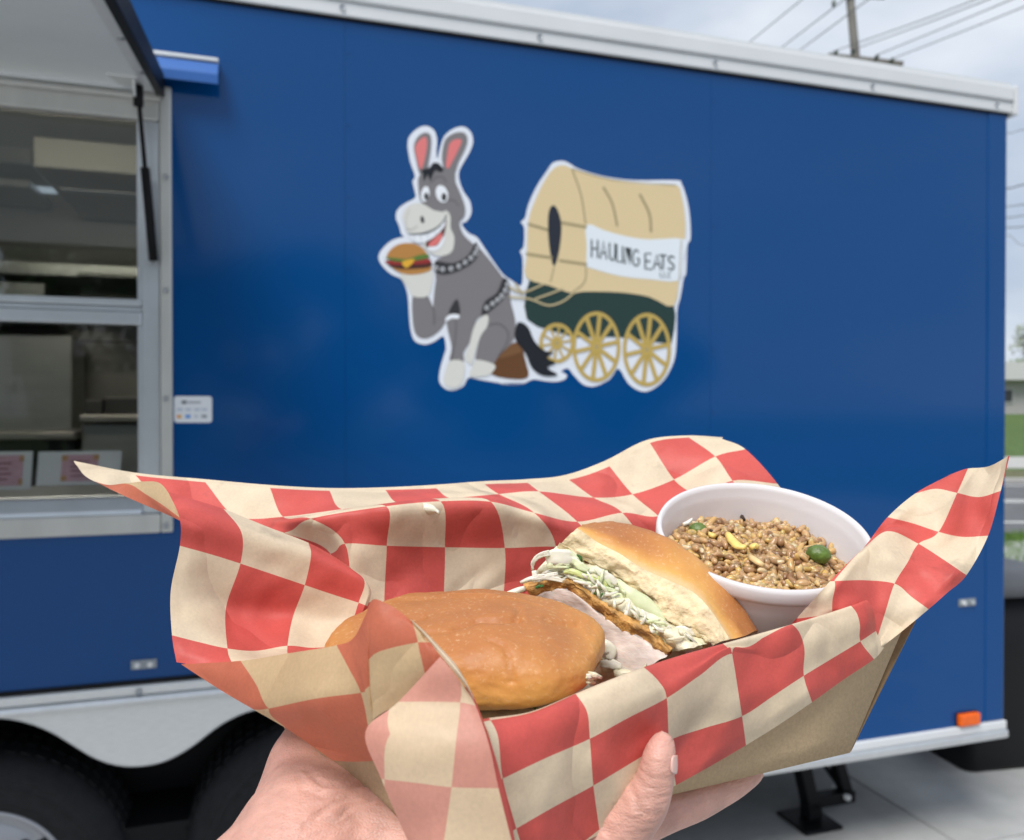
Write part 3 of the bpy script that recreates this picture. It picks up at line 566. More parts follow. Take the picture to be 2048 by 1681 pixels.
GL = {'H': [[(0, 0), (0, 1)], [(.75, 0), (.75, 1)], [(0, .5), (.75, .5)]], 'A': [[(0, 1), (.4, 0), (.8, 1)], [(.15, .65), (.65, .65)]], 'U': [[(0, 0), (.03, .75), (.35, 1), (.65, .75), (.7, 0)]], 'L': [[(0, 0), (0, 1), (.6, 1)]], 'I': [[(.15, 0), (.15, 1)]],
      'N': [[(0, 1), (.05, 0), (.65, 1), (.7, 0)]], 'G': [[(.75, .15), (.4, 0), (.05, .35), (.1, .85), (.5, 1), (.8, .8), (.78, .55), (.5, .55)]], 'E': [[(.65, 0), (0, 0), (0, 1), (.7, 1)], [(0, .5), (.55, .5)]], 'T': [[(0, 0), (.8, 0)], [(.4, 0), (.4, 1)]], 'S': [[(.7, .1), (.3, 0), (.05, .25), (.35, .5), (.65, .7), (.45, 1), (.0, .9)]], 'C': [[(.7, .15), (.35, 0), (.05, .4), (.15, .9), (.7, .9)]]}
def word(w, xs, y0, y1, h0, h1, sw, wd_):
    for k, ch in enumerate(w):
        f_ = k/max(1, len(w)-1); x = xs[k]; yt = y0+(y1-y0)*f_; hh = h0+(h1-h0)*f_
        for s_ in GL[ch]: dstroke([(x+u*wd_, yt+v*hh+u*5) for u, v in s_], sw, Z2, (.07, .085, .09), 'lettering', 8, 3 if ch in 'UGSC' else 0)
word('HAULING', (612, 670, 732, 780, 812, 836, 886), 604, 672, 122, 108, 11, 54); word('EATS', (972, 1026, 1066, 1124), 698, 716, 104, 90, 12, 62); word('LLC', (1072, 1098, 1122), 822, 826, 34, 34, 5, 30)
# ---- menu cards standing on the counter (loose things)
M_card = mat('white_card', (.70, .71, .72), .5); M_pink = mat('pink_card', (.62, .36, .42), .5, var=.12, vscale=60); M_gold = mat('gold_corner', (.55, .30, .14), .5, var=.3, vscale=90); M_inkd = mat('ink_wine', (.25, .08, .12), .5)
def card(name, label, q, pink, y, lean=.03):
    (xa, ya), (xb, yb) = q; a = TL(xa, ya, y); b = TL(xb, yb, y); c = empty(name); c.matrix_world = TM @ Matrix.Translation((a.x, y, a.z)) ; tag(c, label, 'menu card', 'menu cards on the serving counter')
    w = b.x-a.x; h = b.z-a.z
    MB().prism([(0, 0, 0), (w, 0, 0), (w, lean, h), (0, lean, h)], (0, .003, 0)).build('board', M_card, c)
    def strip(u0, u1, v0, v1, m, dy, nm): MB().prism([(w*u0, lean*v0-dy, h*v0), (w*u1, lean*v0-dy, h*v0), (w*u1, lean*v1-dy, h*v1), (w*u0, lean*v1-dy, h*v1)], (0, .0006, 0)).build(nm, m, c)
    u0, u1 = pink; strip(u0, u1, .1, .9, M_pink, .001, 'print')
    for (uu, vv) in ((u0, .12), (u0, .72), (u1-.06, .74), (u1-.06, .12)): strip(uu, uu+.07, vv, vv+.16, M_gold, .002, 'corner_print')
    for k in range(4): strip(u0+(u1-u0)*.25, u0+(u1-u0)*(.7+.06*(k % 2)), .25+k*.14, .29+k*.14, M_inkd, .002, 'text_line')
    return c
card('menu_card', 'white menu card with central pink print leaning beside the counter edge', ((72, 972), (240, 903)), (.28, .72), .075)
card('menu_card', 'white menu card half covered by pink print with dark vertical line', ((-60, 982), (60, 904)), (.05, .85), .085)
# ================================================================== TRAY AND PAPER
TD = .120
def onbase(px, py, dz=0): r = ray(px, py); return EYE + r*((TD-dz)/-r.z)
bN, bR, bL = onbase(886, 1698), onbase(1700, 1506), onbase(588, 1508); bB = bR+bL-bN
def kraft():
    m = mat('kraft_board', (.50, .365, .225), .85, var=.10, vscale=900, bump=.00015, bscale=1500, spec=.2)
    return m
M_kraft = kraft(); M_kraft_shade = mat('kraft_board_shaded', (.26, .17, .09), .85, var=.1, vscale=700, spec=.2)  # second kraft: the end panel's shading is put into a darker colour
tray = empty('food_tray', (bN+bR+bB+bL)/4); tag(tray, 'brown kraft card food tray resting on the hand', 'food tray')
tb = tray.location
def sheet(name, pts, th, m, parent, inward):     # pts: quad outline, th: thickness pushed along inward
    n = 6; mb = MB(); a, b, c, d = [Vector(p)-tb for p in pts]
    nrm = (b-a).cross(d-a).normalized(); inw = Vector(inward)
    if nrm.dot(inw) < 0: nrm = -nrm
    for off in (0, th):
        i0 = len(mb.v)
        for i in range(n+1):
            for j in range(n+1):
                u, v = j/n, i/n; p = a.lerp(b, u).lerp(d.lerp(c, u), v); bow = math.sin(math.pi*u)*v*.0015
                mb.v.append(p + nrm*(off-bow))
        for i in range(n):
            for j in range(n):
                q = i0+i*(n+1)+j; mb.f.append((q, q+1, q+n+2, q+n+1))
    k = (n+1)**2; rim = [j for j in range(n+1)] + [(i+1)*(n+1)+n for i in range(n)] + [n*(n+1)+n-1-j for j in range(n)] + [(n-1-i)*(n+1) for i in range(n-1)]
    for p, q in zip(rim, rim[1:]+rim[:1]): mb.f.append((p, q, q+k, p+k))
    return mb.build(name, m, parent, True)
ctr = (bN+bR+bB+bL)/4
tN = P(872, 1500, .219); tR = P(1803, 1264, .2955); tR2 = P(1832, 1243, .3015); tL = P(520, 1330, .292); tB = bB + (bB-ctr).normalized()*.012 + Vector((0, 0, .018))
up = Vector((0, 0, 1))
sheet('base', [bN, bR, bB, bL], .001, M_kraft, tray, up)
sheet('front_side', [bN, bR, tR, tN], .001, M_kraft, tray, ctr-bN+up*.02)
sheet('end_side', [bR+Vector((.0008, .001, 0)), bB, tB, tR2], .001, M_kraft_shade, tray, ctr-bR)
sheet('end_side', [bN, bL, tL, tN], .001, M_kraft, tray, ctr-bL)
sheet('back_side', [bL, bB, tB, tL], .001, M_kraft, tray, ctr-bB)
# ---- paper liner
def paper_mat(name, red, tan, trl, speck=.12):
    m = bpy.data.materials.new(name); m.use_nodes = True; t = m.node_tree; t.nodes.clear(); lk = t.links.new
    o = N(t, 'ShaderNodeOutputMaterial'); uv = N(t, 'ShaderNodeUVMap'); uv.uv_map = 'print'
    sx = N(t, 'ShaderNodeSeparateXYZ'); lk(uv.outputs[0], sx.inputs[0])
    fx = N(t, 'ShaderNodeMath', operation='FLOOR'); fy = N(t, 'ShaderNodeMath', operation='FLOOR'); lk(sx.outputs[0], fx.inputs[0]); lk(sx.outputs[1], fy.inputs[0])
    ad = N(t, 'ShaderNodeMath', operation='ADD'); lk(fx.outputs[0], ad.inputs[0]); lk(fy.outputs[0], ad.inputs[1])
    md = N(t, 'ShaderNodeMath', operation='FLOORED_MODULO'); lk(ad.outputs[0], md.inputs[0]); md.inputs[1].default_value = 2
    tcn = N(t, 'ShaderNodeTexCoord'); n1 = N(t, 'ShaderNodeTexNoise'); n1.inputs['Scale'].default_value = 900; n1.inputs['Detail'].default_value = 5; n1.inputs['Roughness'].default_value = .7; lk(tcn.outputs['Object'], n1.inputs['Vector'])
    n2 = N(t, 'ShaderNodeTexNoise'); n2.inputs['Scale'].default_value = 60; n2.inputs['Detail'].default_value = 4; lk(tcn.outputs['Object'], n2.inputs['Vector'])
    mc = N(t, 'ShaderNodeMix', data_type='RGBA'); mc.inputs[6].default_value = (*red, 1); mc.inputs[7].default_value = (*tan, 1); lk(md.outputs[0], mc.inputs[0])
    am = N(t, 'ShaderNodeMath', operation='ADD'); lk(n1.outputs['Fac'], am.inputs[0]); lk(n2.outputs['Fac'], am.inputs[1])
    mr = N(t, 'ShaderNodeMapRange'); mr.inputs[1].default_value = .7; mr.inputs[2].default_value = 1.3; mr.inputs[3].default_value = 1-speck; mr.inputs[4].default_value = 1+speck*.6; lk(am.outputs[0], mr.inputs[0])
    ml_ = N(t, 'ShaderNodeMix', data_type='RGBA', blend_type='MULTIPLY'); ml_.inputs[0].default_value = 1; lk(mc.outputs[2], ml_.inputs[6]); lk(mr.outputs[0], ml_.inputs[7])
    ng = N(t, 'ShaderNodeTexNoise'); ng.inputs['Scale'].default_value = 34; ng.inputs['Detail'].default_value = 5; ng.inputs['Roughness'].default_value = .62; lk(tcn.outputs['Object'], ng.inputs['Vector'])
    gr_ = N(t, 'ShaderNodeMapRange'); gr_.inputs[1].default_value = .635; gr_.inputs[2].default_value = .70; gr_.inputs[3].default_value = 1; gr_.inputs[4].default_value = .80; lk(ng.outputs['Fac'], gr_.inputs[0])
    mg = N(t, 'ShaderNodeMix', data_type='RGBA', blend_type='MULTIPLY'); mg.inputs[0].default_value = 1; lk(ml_.outputs[2], mg.inputs[6]); lk(gr_.outputs[0], mg.inputs[7]); ml_ = mg
    bs = N(t, 'ShaderNodeBsdfPrincipled'); bs.inputs['Roughness'].default_value = .5; bs.inputs['Specular IOR Level'].default_value = .4; lk(ml_.outputs[2], bs.inputs['Base Color'])
    tr = N(t, 'ShaderNodeBsdfTranslucent'); lk(ml_.outputs[2], tr.inputs['Color']); ms = N(t, 'ShaderNodeMixShader'); ms.inputs[0].default_value = trl
    nr = N(t, 'ShaderNodeTexNoise'); nr.inputs['Scale'].default_value = 20; nr.inputs['Detail'].default_value = 1.5; nr.inputs['Distortion'].default_value = .6; lk(tcn.outputs['Object'], nr.inputs['Vector'])
    sb_ = N(t, 'ShaderNodeMath', operation='SUBTRACT'); lk(nr.outputs['Fac'], sb_.inputs[0]); sb_.inputs[1].default_value = .5; ab_ = N(t, 'ShaderNodeMath', operation='ABSOLUTE'); lk(sb_.outputs[0], ab_.inputs[0])
    bp0 = N(t, 'ShaderNodeBump'); bp0.inputs['Distance'].default_value = .019; bp0.inputs['Strength'].default_value = .85; lk(ab_.outputs[0], bp0.inputs['Height'])
    n3 = N(t, 'ShaderNodeTexNoise'); n3.inputs['Scale'].default_value = 70; n3.inputs['Detail'].default_value = 3; lk(tcn.outputs['Object'], n3.inputs['Vector'])
    bp = N(t, 'ShaderNodeBump'); bp.inputs['Distance'].default_value = .0009; bp.inputs['Strength'].default_value = .5; lk(n3.outputs['Fac'], bp.inputs['Height']); lk(bp0.outputs[0], bp.inputs['Normal']); lk(bp.outputs[0], bs.inputs['Normal']); lk(bp0.outputs[0], tr.inputs['Normal'])
    lk(bs.outputs[0], ms.inputs[1]); lk(tr.outputs[0], ms.inputs[2]); lk(ms.outputs[0], o.inputs[0])
    return m
RED = (.66, .105, .088); TAN = (.78, .64, .46)
PM = [paper_mat('paper_printed_side', RED, TAN, .2), paper_mat('paper_back_side', (.64, .19, .11), (.70, .53, .31), .42), paper_mat('paper_back_side_lit', (.66, .31, .24), (.72, .56, .38), .25)]  # third: same paper back, the flap's front light put into a paler colour
pv, pf, puv, pmi = [], [], [], []
def patch(rows, par=0, mi=0, sub=6, wr=.0004, fold=None):
    nr, nc = len(rows), len(rows[0]); G = [[P(*c[:3]) for c in r] for r in rows]; U = [[Vector((c[3]+par, c[4], 0)) for c in r] for r in rows]
    def line(l, s):
        o = []
        for i in range(len(l)-1):
            a = l[i-1] if i else l[0]*2-l[1]; d = l[i+2] if i+2 < len(l) else l[-1]*2-l[-2]
            for j in range(s): o.append(cat_rom(a, l[i], l[i+1], d, j/s))
        return o+[l[-1]]
    def lin(l, s):
        o = []
        for i in range(len(l)-1):
            for j in range(s): o.append(l[i].lerp(l[i+1], j/s))
        return o+[l[-1]]
    def dense(M, fn): 
        R_ = [fn(r, sub) for r in M]; Cc = [fn([R_[i][j] for i in range(nr)], sub) for j in range(len(R_[0]))]
        return [[Cc[j][i] for j in range(len(Cc))] for i in range(len(Cc[0]))]
    D3 = dense(G, line); DU = dense(U, lin); H_, W_ = len(D3), len(D3[0]); i0 = len(pv)
    for i in range(H_):
        for j in range(W_):
            p = D3[i][j]; v = (p-EYE).normalized(); edge = min(i, j, H_-1-i, W_-1-j); e = min(1, edge/3)
            q = p + v*(noise.noise(p*55)*wr*2.2 + noise.noise(p*140)*wr*.7 - abs(noise.noise(p*38+Vector((5, 2, 9))))*wr*3.2)*e
            pv.append(q)
    for i in range(H_-1):
        for j in range(W_-1):
            a = i0+i*W_+j; f_ = (a, a+1, a+W_+1, a+W_); ids = ((i, j), (i, j+1), (i+1, j+1), (i+1, j))
            n_ = (pv[f_[1]]-pv[f_[0]]).cross(pv[f_[3]]-pv[f_[0]]); c_ = pv[f_[0]]-EYE
            if n_.dot(c_) > 0 and False: pass
            pf.append(f_); pmi.append(mi); puv.append([DU[x][y] for x, y in ids])
def row(v, pts, zs, us): return [(p[0], p[1], z, u, v if not (len(p) > 2) else p[2]) for p, z, u in zip(pts, zs, us)]
# back wall and back flap ------------------------------------------------
ks = [-.95, 0, 1, 2, 3, 4, 5, 6, 7, 8, 9, 10, 11, 12]
rz = [.334, .332, .328, .318, .318, .328, .338, .349, .360, .371, .381, .389, .394, .395]
def zz(d): return [z+q for z, q in zip(rz, d if isinstance(d, list) else [d]*14)]
v0 = [(151, 929), (271, 951), (410.5, 965), (540, 976.4), (658.8, 982), (770.5, 980.3), (872.4, 977), (969, 969), (1055, 966), (1138, 960), (1219, 933), (1300, 886.4), (1378, 875.6), (1444, 878)]
ed = [(147, 922), (272, 946), (412, 959), (541, 970.5), (660, 976.5), (769, 975), (869, 970), (964, 963), (1050, 959), (1130, 950.5), (1210, 922), (1292, 881), (1372, 871.5), (1446, 875)]
v1 = [(188, 963), (322, 1003), (472, 1036), (566, 1034), (684, 1019), (798, 1007), (901.7, 997.4), (997.4, 988.6), (1077.5, 983.2), (1187, 995.7), (1265, 989), (1348, 959.6), (1430.5, 913.5), (1491, 899)]
v2 = [(335, 1015), (430, 1078), (568, 1066), (621.6, 1038), (772.5, 1013), (881, 1003), (981.8, 1004), (1068.4, 1026), (1154.7, 1044), (1244.6, 1026), (1317, 1033), (1398, 1000), (1465, 962), (1555, 968)]
v3 = [(430, 1090), (560, 1130), (661, 1108), (690, 1088), (773.5, 1092), (890, 1095), (1009.7, 1096.6), (1111.8, 1094), (1200, 1108), (1290, 1105), (1375, 1095), (1455, 1075), (1530, 1050), (1600, 1045)]
v4 = [(520, 1240), (610, 1235), (668, 1215), (702, 1205), (768.5, 1206), (887, 1208), (1006, 1210), (1105, 1215), (1195, 1220), (1290, 1220), (1380, 1212), (1465, 1190), (1540, 1165), (1610, 1150)]
v5 = [(540, 1330), (640, 1330), (690, 1325), (715, 1322), (770, 1322), (885, 1322), (1000, 1325), (1100, 1325), (1195, 1325), (1290, 1322), (1380, 1315), (1465, 1295), (1540, 1275), (1610, 1255)]
m12 = [((a[0]+b[0])/2, (a[1]+b[1])/2) for a, b in zip(v1, v2)]
zA0 = zz([.026, .026, .034, .038, .044, .046, .046, .046, .044, .042, .040, .038, .036, .03]); zAe = [z+.003 for z in zA0]; zA1 = zz([.012, .016, .02, .021, .024, .025, .025, .024, .023, .022, .022, .022, .021, .018])
patch([row(0.5, ed, zAe, [1.2]*14), row(.5, v0, zA0, [1.2]*14)], 0, 0, 6, 0)
RA = [row(0, v0, zA0, ks), row(1, v1, zA1, ks), row(2, v2, zz(0), ks), row(3, v3, zz([0, 0, 0, 0, .003, .005, .005, .004, .003, .002, 0, 0, 0, 0]), ks), row(4, v4, zz([-.002]*3+[-.003]+[0, .001, .001, 0, -.001, -.002, -.003, -.004, -.005, -.005]), ks), row(5, v5, zz([-.008]*4+[-.012]*10), ks)]
patch(RA, 0, 0, 8, .0007)
# curled underside at the left tip ---------------------------------------
tp = [(216, 971), (256, 967), (285, 963.5), (320, 967), (345, 1000), (358.5, 1031)]; dgl = [(214, 972), (257, 968.6), (290, 988), (320, 1007), (345, 1025), (359.5, 1036)]; bt = [(187, 962), (250, 993), (306, 1017.5), (335, 1030), (350, 1037), (361, 1041.5)]
zt_ = [.325, .318, .310, .302, .294, .287]
patch([row(0, tp, zt_, [1.1, 1.2, 1.3, 1.4, 1.5, 1.6]), row(1, dgl, [z-.004 for z in zt_], [1.1, 1.2, 1.3, 1.4, 1.5, 1.6]), row(1.9, bt, [z-.007 for z in zt_], [1.1, 1.2, 1.3, 1.4, 1.5, 1.6])], 0, 1, 5, 0)
# left wing ------------------------------------------------------------
uB = [0, .5, 1, 1.5, 2, 2.5, 3, 3.3]
B_ = [(1.0, [(336, 984), (392, 1001), (447, 1018), (530, 1052), (617, 1086), (662, 1110), (702, 1137), (716, 1160)], [.288, .293, .298, .302, .305, .307, .308, .309]),
      (1.4, [(359, 1036), (424, 1050), (483, 1066), (552, 1091), (622, 1112), (678, 1138), (729, 1163), (742, 1180)], [.278, .283, .288, .293, .297, .300, .303, .305]),
      (2, [(359.7, 1092), (421, 1109), (480.8, 1127.6), (545, 1149), (609.5, 1170.7), (664, 1189), (717, 1206), (735, 1213)], [.279, .284, .289, .293, .297, .300, .302, .302]),
      (2.5, [(341.5, 1182), (396, 1197), (452, 1216), (516, 1230), (586, 1234), (642, 1244), (700, 1254), (715, 1260)], [.276, .282, .288, .293, .296, .298, .299, .299]),
      (3, [(344, 1271), (399, 1285), (455, 1297.5), (512, 1302), (575, 1292), (622, 1296), (670, 1294), (690, 1296)], [.266, .269, .273, .277, .281, .285, .288, .288]),
      (3.35, [(353, 1325), (405, 1332), (463, 1325), (515, 1324), (577, 1322), (630, 1322), (670, 1325), (690, 1330)], [.262, .262, .262, .262, .263, .264, .266, .268])]
patch([row(v, p, z, uB) for v, p, z in B_], 1, 0, 8, .0006)
# near left wall, outside face --------------------------------------------
C1 = [[(362, 1329, .2615, -.85, 0), (481, 1322, .250, 0, 0), (577, 1307, .238, .5, 0), (673, 1291, .226, 1, 0), (708, 1275, .221, 1.25, .0), (735, 1222, .2165, 1.5, 0)],
      [(440, 1380, .251, -.55, .5), (512, 1369, .241, 0, .5), (610, 1351, .229, .5, .5), (698, 1338, .2185, 1, .5), (718, 1326, .2155, 1.2, .5), (736.5, 1306, .2125, 1.4, .5)],
      [(508, 1420, .241, -.2, 1), (537, 1417.7, .236, 0, 1), (630, 1398, .224, .5, 1), (721.6, 1386, .2145, 1, 1), (730, 1380, .2125, 1.1, 1), (739, 1372, .211, 1.22, 1)],
      [(578, 1461, .239, .02, 1.45), (600, 1461, .2365, .15, 1.45), (665, 1461, .228, .5, 1.48), (735, 1449, .217, 1, 1.5), (741, 1442, .2145, 1.12, 1.5), (747, 1432, .2125, 1.25, 1.5)],
      [(664, 1521, .237, .45, 1.95), (682, 1523, .2355, .55, 1.95), (706, 1524, .233, .7, 1.95), (738, 1523, .228, .9, 1.95), (750, 1522, .226, 1, 1.95), (770, 1520, .223, 1.2, 1.95)]]
patch(C1, 1, 1, 7, .0004)
C2 = [[(734.5, 1218, .2162, .02, .25), (747, 1199, .215, .2, .1), (774, 1208, .213, .5, .15), (803, 1226, .2105, .8, .2), (824, 1245, .208, 1, .3), (848, 1271, .205, 1.25, .6)],
      [(736, 1262, .2142, .02, .6), (750, 1250, .2125, .2, .55), (775, 1252, .210, .5, .55), (805, 1258, .208, .78, .6), (831, 1265, .206, 1, .65), (852, 1281, .204, 1.22, .9)],
      [(737, 1324, .2125, .03, 1.03), (752, 1307, .2105, .2, 1), (777, 1298, .2085, .47, 1), (806, 1291, .2065, .74, 1), (835.8, 1285.5, .2045, 1, 1), (860, 1285, .203, 1.25, 1)],
      [(739, 1380, .2115, .05, 1.5), (755, 1366, .2095, .2, 1.5), (782, 1353, .2075, .47, 1.5), (812, 1338, .2055, .74, 1.45), (843, 1318, .2035, 1, 1.4), (876, 1307, .202, 1.35, 1.35)],
      [(746, 1440, .2125, .08, 2), (762, 1428, .2105, .2, 2), (790, 1412, .2085, .47, 2), (822, 1392, .2065, .74, 2), (862, 1366, .2045, 1.05, 1.9), (900, 1335, .203, 1.5, 1.8)]]
patch(C2, 0, 1, 7, .0004)
# pale rolled edge, then the corner flap hanging forward --------------------
hl_ = [(823, 1245), (857, 1283), (884, 1315), (912, 1350), (934, 1378), (948, 1402)]; hr = [(817, 1235), (849, 1263), (884, 1299), (911, 1329), (929, 1357), (943, 1386)]
hz = [.208, .2035, .2015, .1995, .198, .197]
patch([row(.5, hl_, hz, [1.2]*6), row(.5, [((a[0]+b[0])/2+1, (a[1]+b[1])/2-1) for a, b in zip(hl_, hr)], [z-.0006 for z in hz], [1.2]*6), row(.5, hr, [z+.002 for z in hz], [1.2]*6)], 0, 0, 5, 0)
D_ = [[(880, 1314, .2012, .65, .2), (893, 1328, .2005, .75, .25), (908, 1347, .1995, .9, .3), (928, 1373, .198, 1.05, .4)],
      [(797, 1404, .2015, .12, 1), (860, 1404, .199, .55, 1), (920, 1405.5, .197, 1, 1), (951, 1412, .196, 1.22, 1)],
      [(731, 1464, .2005, -.38, 1.42), (820, 1472, .196, .3, 1.47), (912, 1483, .193, 1, 1.5), (978, 1490, .192, 1.5, 1.5)],
      [(762.5, 1558.5, .199, -.05, 2), (830, 1566, .194, .45, 2), (903, 1575, .191, 1, 2), (997, 1577, .1895, 1.65, 2)],
      [(815, 1681, .197, .3, 2.6), (850, 1681, .193, .65, 2.6), (888, 1681, .190, 1, 2.6), (1023, 1681, .1885, 1.9, 2.6)],
      [(838, 1730, .196, .4, 2.9), (862, 1730, .193, .7, 2.9), (880, 1730, .190, 1, 2.9), (1036, 1730, .188, 2, 2.9)]]
patch(D_, 0, 2, 7, .0004)
gl = [(928, 1373), (951, 1412), (978, 1490), (997, 1577), (1023, 1681), (1036, 1730)]; gr = [(944, 1384), (966, 1440), (991, 1515), (1010, 1586), (1030, 1681), (1040, 1730)]
gz = [.198, .196, .192, .1895, .1885, .188]
patch([row(.5, gl, gz, [.5]*6), row(.5, gr, [z+.003 for z in gz], [.5]*6)], 0, 0, 5, 0)
# front flap over the rim -----------------------------------------------
cols = {-.45: [(960, 1450, .224, -.5), (958, 1441, .211, -.12), (976, 1476, .206, .3), (988, 1566, .206, 1), (1012, 1672, .208, 2), (1030, 1745, .211, 2.8)],
        0: [(982, 1452, .226, -.5), (978, 1437, .2125, -.1), (996, 1474, .208, .33), (1005.4, 1557.8, .2075, 1), (1032.8, 1657.7, .210, 2), (1058, 1740, .213, 2.9)],
        .5: [(1070, 1436, .234, -.5), (1062, 1424, .220, -.05), (1084, 1452, .216, .36), (1093, 1516, .2155, 1), (1112, 1612, .218, 2), (1132, 1700, .221, 2.9)],
        1: [(1160, 1404, .241, -.5), (1151, 1388, .2275, 0), (1174, 1424, .224, .42), (1179.7, 1478, .2235, 1), (1186.8, 1571.6, .226, 2), (1200, 1668, .229, 3.1)],
        1.5: [(1226, 1376, .247, -.4), (1218, 1361, .234, .12), (1246, 1394, .231, .52), (1257, 1436, .2308, 1), (1263, 1526, .233, 2), (1278, 1612, .236, 3)],
        2: [(1296, 1352, .253, -.2), (1287, 1335, .2405, .3), (1318, 1364, .238, .65), (1333.5, 1396.7, .2378, 1), (1338, 1481.4, .240, 2), (1352, 1571, .243, 2.95)],
        2.5: [(1376, 1325, .260, 0), (1368, 1309, .248, .5), (1390, 1330, .246, .75), (1400, 1351, .2458, 1), (1411, 1456, .248, 2), (1424, 1531, .2505, 2.75)],
        3: [(1454, 1304, .267, .2), (1445, 1288, .256, .75), (1456, 1297, .2545, .87), (1464, 1307.4, .254, 1), (1484, 1433, .256, 2), (1492, 1491, .258, 2.6)],
        3.5: [(1524, 1286, .273, .4), (1516, 1268, .2635, .88), (1533, 1290, .262, 1.1), (1540, 1325, .262, 1.4), (1547, 1392, .263, 2), (1558, 1450, .265, 2.55)],
        4: [(1590, 1268, .279, .5), (1583, 1249, .270, 1), (1599, 1266, .2685, 1.17), (1609, 1300, .268, 1.5), (1607.6, 1352, .269, 2), (1624, 1405, .271, 2.45)],
        4.5: [(1650, 1248, .284, .6), (1645, 1230, .276, 1.08), (1660, 1246, .2745, 1.25), (1666, 1278, .274, 1.6), (1665, 1317, .275, 2), (1688, 1359, .277, 2.4)],
        5: [(1706, 1232, .289, .7), (1701, 1212, .281, 1.15), (1714, 1228, .2795, 1.35), (1720, 1252, .279, 1.65), (1721, 1283, .280, 2), (1748, 1319, .282, 2.3)],
        5.5: [(1740, 1220, .293, .8), (1733, 1200, .286, 1.2), (1744, 1215, .285, 1.4), (1750, 1238, .285, 1.7), (1752, 1262, .2855, 2), (1768, 1296, .287, 2.25)]}
cu = sorted(cols); patch([[(*cols[u][r][:3], u, cols[u][r][3]) for u in cu] for r in range(6)], 0, 0, 8, .0010)
# right wing --------------------------------------------------------------
Z5 = lambda x, y: (1540+x/3.232, 860+y/3.232)
F_ = [[(1170, 287, .336, .65, .05), (1225, 266, .333, .85, .02), (1280, 250, .329, 1, 0), (1415, 236, .320, 1.5, 0), (1550, 165, .308, 2.05, -.0)],
      [(945, 408, .338, .05, .97), (1075, 378, .333, .5, .98), (1210, 408, .326, 1, 1), (1350, 435, .315, 1.5, 1), (1492, 395, .304, 2, 1)],
      [(760, 565, .325, 0, 2), (920, 604, .325, .5, 2), (1090, 660, .322, 1, 2), (1240, 692, .312, 1.45, 2), (1410, 685, .302, 2, 2)],
      [(620, 745, .309, 0, 2.9), (770, 645, .314, .5, 2.95), (960, 737, .314, 1, 3), (1115, 835, .306, 1.5, 3), (1270, 940, .298, 2, 3)],
      [(515, 850, .295, -.02, 3.5), (690, 810, .303, .5, 3.5), (888, 860, .305, 1, 3.6), (1020, 955, .300, 1.5, 3.55), (1150, 1050, .295, 2, 3.5)],
      [(395, 972, .286, -.06, 3.97), (600, 972, .295, .5, 4), (805, 995, .298, 1, 4), (915, 1080, .294, 1.5, 4), (1025, 1160, .291, 2, 4)],
      [(270, 1110, .281, -.5, 4.5), (520, 1090, .290, .45, 4.5), (745, 1180, .291, 1, 4.5), (800, 1260, .289, 1.5, 4.5), (850, 1305, .288, 2, 4.5)],
      [(130, 1265, .2775, -1, 5.2), (480, 1210, .286, .35, 5.0), (685, 1370, .287, 1, 5.0), (690, 1400, .2865, 1.5, 5), (697, 1425, .286, 2, 5)]]
patch([[(*Z5(c[0], c[1]), c[2], c[3], c[4]) for c in r] for r in F_], 0, 0, 9, .0019)
# floor of the liner, from the back wall to the front rim
fl = [row(0, v5, zz([-.008]*4+[-.012]*10), ks), row(1, [(p[0]-10, p[1]+60) for p in v5], zz(-.045), ks), row(2, [(p[0]-20, p[1]+95) for p in v5], zz([-.06]*4+[-.075]*10), ks), row(2.6, [(p[0], p[1]+80) for p in v5], zz([-.07]*4+[-.088]*10), ks)]
patch(fl, 1, 0, 4, .0004)
me = bpy.data.meshes.new('paper_liner'); pc = tb; me.from_pydata([v-pc for v in pv], [], pf)
for m in PM: me.materials.append(m)
uvl = me.uv_layers.new(name='print')
me.polygons.foreach_set('material_index', pmi); me.polygons.foreach_set('use_smooth', [True]*len(pf))
flat = []
for f_ in puv:
    for u in f_: flat += [u.x, u.y]
uvl.data.foreach_set('uv', flat)
paper = obj('paper_liner', me, None); paper.location = pc; tag(paper, 'red and tan checked greaseproof paper sheet spread in the kraft tray', 'paper liner')
# ================================================================== FOOD
def net_pts(rows, sub, closed=False):
    G = [[P(*c) for c in r] for r in rows]
    R_ = [smooth_open(r, sub) for r in G]; Cc = [smooth_open([R_[i][j] for i in range(len(R_))], sub) for j in range(len(R_[0]))]
    return [[Cc[j][i] for j in range(len(Cc))] for i in range(len(Cc[0]))]
def net(name, rows, m, parent, sub=6, disp=None, fn=None):
    D3 = net_pts(rows, sub); H_, W_ = len(D3), len(D3[0]); mb = MB(); o0 = parent.location if parent else Vector((0, 0, 0))
    for i in range(H_):
        for j in range(W_):
            p = D3[i][j]; n_ = (D3[i][min(j+1, W_-1)]-D3[i][max(j-1, 0)]).cross(D3[min(i+1, H_-1)][j]-D3[max(i-1, 0)][j])
            n_ = n_.normalized() if n_.length > 1e-12 else Vector((0, -1, 0))
            if n_.dot(p-EYE) > 0: n_ = -n_
            if disp: p = p + n_*disp(p, i/(H_-1), j/(W_-1))
            mb.v.append(p-o0)
    for i in range(H_-1):
        for j in range(W_-1): a = i*W_+j; mb.f.append((a, a+1, a+W_+1, a+W_))
    return mb.build(name, m, parent, True, recalc=False)
def fbm(p, s, o=3):
    return sum(noise.noise(p*s*2**k + Vector((k*7.3, 1.1, 3.7)))/2**k for k in range(o))
